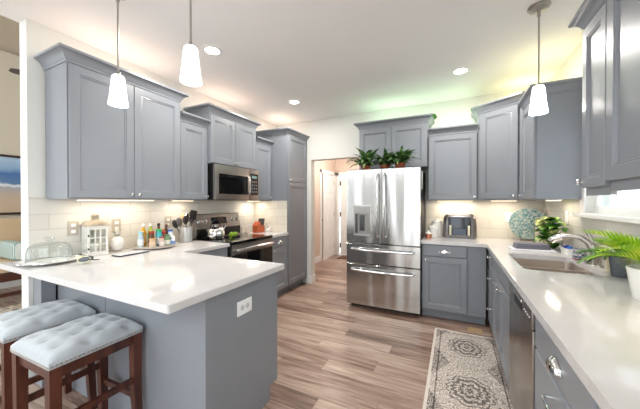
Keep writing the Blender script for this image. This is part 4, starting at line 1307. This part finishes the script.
M['beigeplate'] = mat('almond_metal_plate', (196, 186, 172), .35, .4)
for y, lb, m_ in ((1.15, 'outlet plate left of the lantern on the tiled wall', 'beigeplate'), (1.475, 'outlet plate above the white pineapple', 'beigeplate'), (1.99, 'outlet plate behind the utensil crock', 'beigeplate'), (3.06, 'outlet plate on the tiles right of the range', 'plastic')):
    wall_plate(XL + .0085, y, 1.145, 90, lb, m=m_)
wall_plate(.60, YB - .0085, 1.18, 0, 'outlet plate on the back wall left of the teal plate')
wall_plate(XR - .0085, 3.32, 1.22, -90, 'outlet plate on the right wall behind the vine plant')
wall_plate(HX + .001, 5.0, 1.20, 90, 'light switch plate on the hall wall', 'switch')
t = thing('wall_outlet', 'dark plug in the low outlet of the hall wall', 'outlet', (HX + .001, 5.1, .38), 90)
bm = B(); box(bm, -.03, .03, -.04, -.0005, -.045, .045, .006); obj('plug', bm, 'black', t)

# ---------------------------------------------------------------- right counter things
t = thing('toaster', 'large dark grey toaster with two cream levers on the back counter', 'toaster', (.055, 3.87, ZT))
bm = B()
def rr(k, z, d=.105, w_=.19): return [(x, y, z) for x, y in rrect(-w_ + k, w_ - k, -d + k, d - k, .05)]
loft(bm, [rr(.004, .012), rr(0, .03), rr(.004, .19), rr(.012, .255), rr(.028, .285), rr(.05, .297)])
box(bm, -.17, .17, -.085, .085, 0, .012)
bd = obj('body', bm, mat('gunmetal', (128, 124, 124), .28, .7), t)
bm = B()
for y in (-.03, .03):
    for x in (-.085, .085): box(bm, x - .06, x + .06, y - .012, y + .012, .2965, .2985)
obj('slots', bm, 'black', t)
bm = B(); box(bm, -.125, .125, -.113, -.104, .045, .265, .004); fp = obj('front_panel', bm, mat('smoky_panel', (62, 64, 70), .12, .4), t)
bm = B(); box(bm, -.07, .07, -.1145, -.1132, .05, .12); obj('control_plate', bm, mat('steel_blue_plate', (78, 84, 94), .3, .5), fp)
for s in (-1, 1):
    bm = B(); box(bm, s * .10 - .012, s * .10 + .012, -.134, -.1136, .045, .165, .006); obj('lever', bm, cm((226, 218, 190)), t)

t = thing('canister', 'tall white ceramic canister between refrigerator and toaster', 'canister', (-.205, 3.905, ZT)); t.scale = (1.2, 1.2, 1.18)
bm = B(); lathe(bm, [(.05, 0), (.055, .006), (.055, .15), (.05, .158)], 24); obj('body', bm, 'white', t)
bm = B(); lathe(bm, [(.053, .159), (.053, .17), (.02, .182), (.014, .19), (.018, .2), (.004, .206)], 24); obj('lid', bm, 'white', t)
t = thing('canister', 'shorter white canister in front of the tall white one', 'canister', (-.245, 3.765, ZT)); t.scale = (1.2, 1.2, 1.18)
bm = B(); lathe(bm, [(.042, 0), (.047, .006), (.047, .10), (.042, .106)], 24); obj('body', bm, 'white', t)
bm = B(); lathe(bm, [(.045, .107), (.045, .116), (.015, .126), (.016, .138), (.003, .142)], 24); obj('lid', bm, 'white', t)
t = thing('sugar_bowl', 'small copper pink bowl with white lid beside the refrigerator', 'bowl', (-.29, 3.64, ZT))
bm = B(); lathe(bm, [(.034, 0), (.038, .004), (.040, .055), (.036, .056)], 22); obj('body', bm, 'copper', t)
bm = B(); lathe(bm, [(.039, .057), (.039, .07), (.012, .085), (.008, .10), (.003, .104)], 22); obj('lid', bm, 'white', t)

# plate on its stand
t = thing('display_plate', 'large round teal and white patterned plate on a stand', 'plate', (.765, 3.90, ZT), -10)
RT = Matrix.Translation((0, .02, .20)) @ Matrix.Scale(.93, 4) @ Matrix.Rotation(math.radians(90 - 12), 4, 'X')
m_, N, L, P = new_mat('teal_swirl_glaze')
tc = N.new('ShaderNodeTexCoord'); no = N.new('ShaderNodeTexNoise'); no.inputs['Scale'].default_value = 42; no.inputs['Detail'].default_value = 6; no.inputs['Distortion'].default_value = 1.2
L.new(tc.outputs['Object'], no.inputs['Vector'])
L.new(ramp(N, L, no.outputs[0], [(.3, (48, 84, 98)), (.43, (92, 128, 134)), (.52, (128, 154, 152)), (.60, (186, 186, 174)), (.75, (110, 126, 128))]), P.inputs['Base Color']); P.inputs['Roughness'].default_value = .25
bm = B(); lathe(bm, [(.08, -.012), (.14, -.006), (.196, .012), (.200, .017), (.196, .020), (.14, .004), (.08, -.004), (.001, -.004)], 40, mtx=RT); obj('plate', bm, m_, t)
bm = B()
for s in (-1, 1):
    tube(bm, [(s * .07, -.055, .022), (s * .07, -.06, .006), (s * .07, .02, .006), (s * .07, .10, .006), (s * .05, .075, .14)], .004, 6)
tube(bm, [(-.07, .02, .006), (.07, .02, .006)], .004, 6)
obj('stand', bm, cm((120, 96, 80)), t)
t = thing('serving_board', 'white rectangular board leaning in front of the teal plate', 'board', (.86, 3.70, ZT), -14)
bm = B(); prism(bm, rrect(-.075, .075, 0, .285, .012), 0, .014); 
bmesh.ops.transform(bm, matrix=Matrix.Rotation(math.radians(83), 4, 'X'), verts=bm.verts); obj('board', bm, cm((226, 214, 196), .5), t)
bm = B(); tube(bm, [(0, .03, .25), (0, .095, .003)], .004, 6); obj('prop', bm, cm((120, 96, 80)), t)

# tray with folded towel
t = thing('drying_mat', 'white folded cloth under the grey towel behind the sink', 'cloth', (.645, 3.17, ZT), 4)
bm = B(); box(bm, -.165, .165, -.085, .085, 0, .014, .006); obj('cloth', bm, cm((232, 232, 238), .9), t)
bm = B()
for k in range(3): box(bm, -.135 + k * .004, .13 - k * .004, -.06, .065, k * .0165, k * .0165 + .016, .0075)
tag(obj('folded_towel', bm, mat('lavender_grey_terry', (120, 118, 130), .95, noise=.2, nscale=120, bump=.3), loc=(.645, 3.17, ZT + .015), rot=(0, 0, math.radians(5))), 'folded grey towel lying behind the sink', 'towel')

# caddy with sponge things
t = thing('sink_caddy', 'white caddy holding blue cloths behind the faucet', 'caddy', (.875, 3.03, ZT), -90)
bm = B(); loft(bm, [[(x, y, z) for x, y in rrect(-.085 - k, .085 + k, -.04 - k, .04 + k, .02)] for k, z in ((-.006, 0), (0, .06), (-.004, .06), (-.009, .006))], True, True)
obj('box', bm, 'white', t)
for i, (x, rgb, lb) in enumerate(((-.045, (36, 60, 150), 'dark blue cloth in the white caddy'), (.03, (60, 120, 200), 'lighter blue scrubber in the white caddy'))):
    bm = B(); rn = random.Random(i)
    q = bmesh.new(); bmesh.ops.create_icosphere(q, subdivisions=3, radius=1)
    for v in q.verts: v.co *= 1 + .14 * math.sin(7 * v.co.x + 3 * i) * math.cos(5 * v.co.y + v.co.z * 6)
    merge(bm, q, Matrix.Translation((0, 0, .028)) @ Matrix.Diagonal((.036 - i * .008, .028, .036, 1)))
    tag(obj('cleaning_cloth', bm, cm(rgb, .8), loc=(.875, 3.03 - x, ZT + .012 + .0)), lb, 'cloth')

# patterned cup
t = thing('soap_cup', 'short patterned blue and red cup beside the faucet', 'cup', (.872, 2.80, ZT))
bm = B(); lathe(bm, [(.034, 0), (.038, .004), (.040, .085), (.037, .086), (.034, .008), (.001, .008)], 24)
m_, N, L, P = new_mat('diamond_cup_pattern'); tc = N.new('ShaderNodeTexCoord'); ck = N.new('ShaderNodeTexChecker'); ck.inputs['Scale'].default_value = 60
ck.inputs[1].default_value = (*s2l((88, 96, 128)), 1); ck.inputs[2].default_value = (*s2l((206, 200, 206)), 1); L.new(tc.outputs['Object'], ck.inputs[0]); L.new(ck.outputs[0], P.inputs['Base Color']); P.inputs['Roughness'].default_value = .3
obj('cup', bm, m_, t)
bm = B(); lathe(bm, [(.0405, .003), (.0412, .012)], 24, cap=False); obj('red_band', bm, cm((150, 60, 56)), t)

# faucet
t = thing('faucet', 'chrome pull-out kitchen faucet with side lever behind the sink', 'faucet', (.90, 2.64, ZT), 180)
bm = B(); lathe(bm, [(.028, 0), (.028, .006), (.021, .012), (.020, .07), (.022, .10), (.019, .135), (.010, .145)], 20); obj('base_body', bm, 'nickel', t)
bm = B(); tube(bm, [(.0, .0, .09), (.022, -.01, .150), (.06, -.03, .185), (.11, -.06, .190), (.15, -.085, .180)], [.022, .021, .020, .020, .021], 14); obj('spout', bm, 'nickel', t)
bm = B(); tube(bm, [(.151, -.086, .1795), (.18, -.10, .170), (.205, -.115, .152), (.215, -.12, .138)], [.023, .027, .027, .023], 14); obj('spray_head', bm, 'chrome', t)
# handle
bm = B(); tube(bm, [(0, 0, .14), (.01, -.04, .165), (.02, -.115, .205)], [.013, .009, .007], 10)
bm2 = B(); tube(bm2, [(0, 0, .14), (-.005, -.03, .175), (.0, -.08, .205), (.008, -.13, .24)], [.018, .014, .012, .011], 10); bm.free()
obj('lever', bm2, 'chrome', t)
t = thing('side_sprayer', 'slim nickel post sprayer standing right of the faucet', 'faucet', (.90, 2.545, ZT))
bm = B(); lathe(bm, [(.020, 0), (.020, .005), (.012, .010), (.011, .06), (.016, .085), (.014, .115), (.006, .12)], 16); obj('post', bm, 'nickel', t)
t = thing('soap_dispenser', 'cream soap bottle between the faucet and the grey pot', 'bottle', (.915, 2.43, ZT))
bm = B(); lathe(bm, [(.028, 0), (.030, .004), (.030, .09), (.012, .108), (.012, .115)], 20); obj('bottle_body', bm, cm((226, 214, 184), .3), t)
bm = B(); tube(bm, [(0, 0, .115), (0, 0, .15), (-.035, 0, .148)], .005, 8); obj('pump', bm, 'plastic', t)

# ---------------------------------------------------------------- floor things
RGX, RGY = (-.185 + .395) / 2, (1.02 + 3.21) / 2
hx, hy = .29, 1.095
bm = B(); box(bm, -hx, hx, -hy, hy, 0, .007, .002)
rg = tag(obj('runner_rug', bm, rug_mat(hx, hy), loc=(RGX, RGY, .001)), 'cream and grey oriental runner rug in front of the sink run', 'rug')
bm = B()
for k in range(11): box(bm, -.06, .06, -.045 + k * .0085, -.0415 + k * .0085, .004, .0055)
box(bm, -.068, .068, -.053, -.046, 0, .0055); box(bm, -.068, .068, .046, .053, 0, .0055); box(bm, -.068, -.06, -.053, .053, 0, .0055); box(bm, .06, .068, -.053, .053, 0, .0055); box(bm, -.06, .06, -.046, .046, 0, .003)
tag(obj('floor_vent', bm, mat('tan_vent', (200, 172, 132), .5), loc=(.20, 3.335, .001), smooth=False), 'tan floor register between the rug and the corner cabinet', 'vent')
bm = B(); box(bm, -.36, .36, -.2, .2, 0, .01, .004)
tag(obj('doormat', bm, mat('brown_mat', (104, 72, 52), .9, noise=.2, nscale=60), loc=(-2.2, 6.35, .001)), 'brown mat on the hall floor before the far door', 'doormat')

# ---------------------------------------------------------------- living room, seen past the wall end
t = thing('framed_picture', 'framed beach picture on the living room wall', 'picture', (-6.398, 1.70, 1.165), 90)
bm = B()
fw, fh, k = .62, .95, .035
for a, b, c, d in ((-fw, fw, 0, k), (-fw, fw, fh - k, fh), (-fw, -fw + k, k, fh - k), (fw - k, fw, k, fh - k)): box(bm, a, b, -.03, -.001, c, d, .004)
obj('frame', bm, cm((52, 34, 28), .4), t)
m_, N, L, P = new_mat('beach_painting'); tc = N.new('ShaderNodeTexCoord'); sp = N.new('ShaderNodeSeparateXYZ'); L.new(tc.outputs['Object'], sp.inputs[0])
no = N.new('ShaderNodeTexNoise'); no.inputs['Scale'].default_value = 5; L.new(tc.outputs['Object'], no.inputs['Vector'])
f_ = math_node(N, L, 'ADD', sp.outputs[2], math_node(N, L, 'MULTIPLY', math_node(N, L, 'ADD', no.outputs[0], math_node(N, L, 'MULTIPLY', sp.outputs[0], .25)), .12))
L.new(ramp(N, L, f_, [(.0, (206, 180, 150)), (.36, (196, 176, 156)), (.50, (170, 170, 178)), (.54, (232, 236, 240)), (.57, (96, 128, 168)), (.72, (74, 112, 170)), (.80, (140, 170, 204)), (.98, (176, 200, 222))]), P.inputs['Base Color'])
obj('painting', box(B(), -fw + k, fw - k, -.014, -.004, k, fh - k), m_, t)

t = thing('armchair', 'dark wood framed armchair with tan back cushion in the living room', 'armchair', (-5.75, 1.60, 0), 90)
bm = B()
for x in (-.38, .38):
    for y in (-.36, .36): box(bm, x - .03, x + .03, y - .03, y + .03, 0, .52 if y < 0 else .9, .004)
    box(bm, x - .03, x + .03, -.4, .4, .52, .56, .004)
box(bm, -.35, .35, -.385, -.36, .30, .40, .003); box(bm, -.35, .35, -.385, -.36, .10, .15, .003); box(bm, -.35, .35, .345, .375, .3, .9, .003); box(bm, -.35, .35, -.36, .345, .36, .40)
obj('frame', bm, 'legwood', t)
bm = B(); box(bm, -.345, .345, -.35, .20, .405, .54, .05); obj('seat_cushion', bm, cm((214, 190, 160), .8), t)
bm = B(); box(bm, -.34, .34, .20, .34, .43, 1.12, .06); obj('back_cushion', bm, cm((206, 178, 144), .8), t)
bm = B(); box(bm, -.30, .30, -.07, .07, 0, .24, .06)
tag(obj('throw_pillow', bm, two_tone('teal_stripe', [(.35, (70, 120, 116)), (.5, (200, 214, 208)), (.65, (222, 228, 222))], 'WAVEX', 9, .9), loc=(-5.66, 1.60, .565)), 'teal and white striped pillow on the armchair', 'pillow')
bm = B(); box(bm, -.9, .9, -1.2, 1.2, 0, .01, .003)
tag(obj('area_rug', bm, two_tone('living_rug_pattern', [(.2, (120, 116, 110)), (.4, (206, 196, 180)), (.6, (170, 150, 130))], 'VORONOI', 9, .95), loc=(-4.30, 1.4, .001)), 'patterned beige area rug on the living room floor', 'rug')
t = thing('ceiling_fan', 'ceiling fan in the living room with one dark blade showing', 'fan', (-4.5, 2.03, 2.83))
bm = B(); lathe(bm, [(.09, -.02), (.12, 0), (.12, .10), (.05, .14)], 24); tube(bm, [(0, 0, .14), (0, 0, 1.70)], .014, 8); obj('motor', bm, 'nickel', t)
for k in range(5):
    a = math.radians(-92 + 72 * k)
    bm = B(); prism(bm, [(.14, -.03), (.22, -.06), (.72, -.07), (.76, -.04), (.76, .04), (.72, .07), (.22, .06), (.14, .03)], .03, .038)
    obj('blade', bm, cm((88, 78, 68)), t, rot=(math.radians(4), 0, a))

# ivy sprigs trailing over the crown ends
for x, y, z, az0, lb in ((-.262, 3.80, 2.462, .2, 'small ivy sprig trailing over the right end of the refrigerator cabinet crown'), (.235, 3.82, 2.488, 2.9, 'small ivy sprig trailing over the left end of the corner cabinet crown')):
    t = thing('ivy_sprig', lb, 'plant', (x, y, z))
    bm = B(); rn = random.Random(11)
    for k in range(16):
        leaf(bm, (rn.uniform(-.02, .02), rn.uniform(-.10, .06), rn.uniform(.0, .015)), az0 + rn.uniform(-1.2, 1.2), rn.uniform(-.1, .5), rn.uniform(.05, .075), rn.uniform(.04, .055), rn.uniform(1.2, 1.9), 5, .15, .75)
    foliage_obj('leaves', bm, 'palmd', t)
    bm = B(); tube(bm, [(0, -.12, .004), (0, .08, .004)], .003, 6); foliage_obj('stem', bm, 'palmd', t)

# repeats share a group
GROUPS = {'bar_stool': 'bar stools at the peninsula', 'pendant_light': 'pendant lamps', 'recessed_light': 'recessed ceiling lights',
          'under_cabinet_light': 'light bars under the wall cabinets', 'led_strip': 'light strips on top of the cabinets',
          'wall_cabinet': 'grey wall cabinets', 'base_cabinet': 'grey base cabinets', 'wall_outlet': 'wall outlets', 'canister': 'white canisters',
          'animal_figurine': 'deer figurines', 'ivy_sprig': 'ivy sprigs on the cabinets', 'potted_palm': 'palms by the window', 'cleaning_cloth': 'blue cloths in the caddy'}
for o in C.objects:
    if o.parent is None and 'label' in o and 'group' not in o and o.name.split('.')[0] in GROUPS:
        o['group'] = GROUPS[o.name.split('.')[0]]
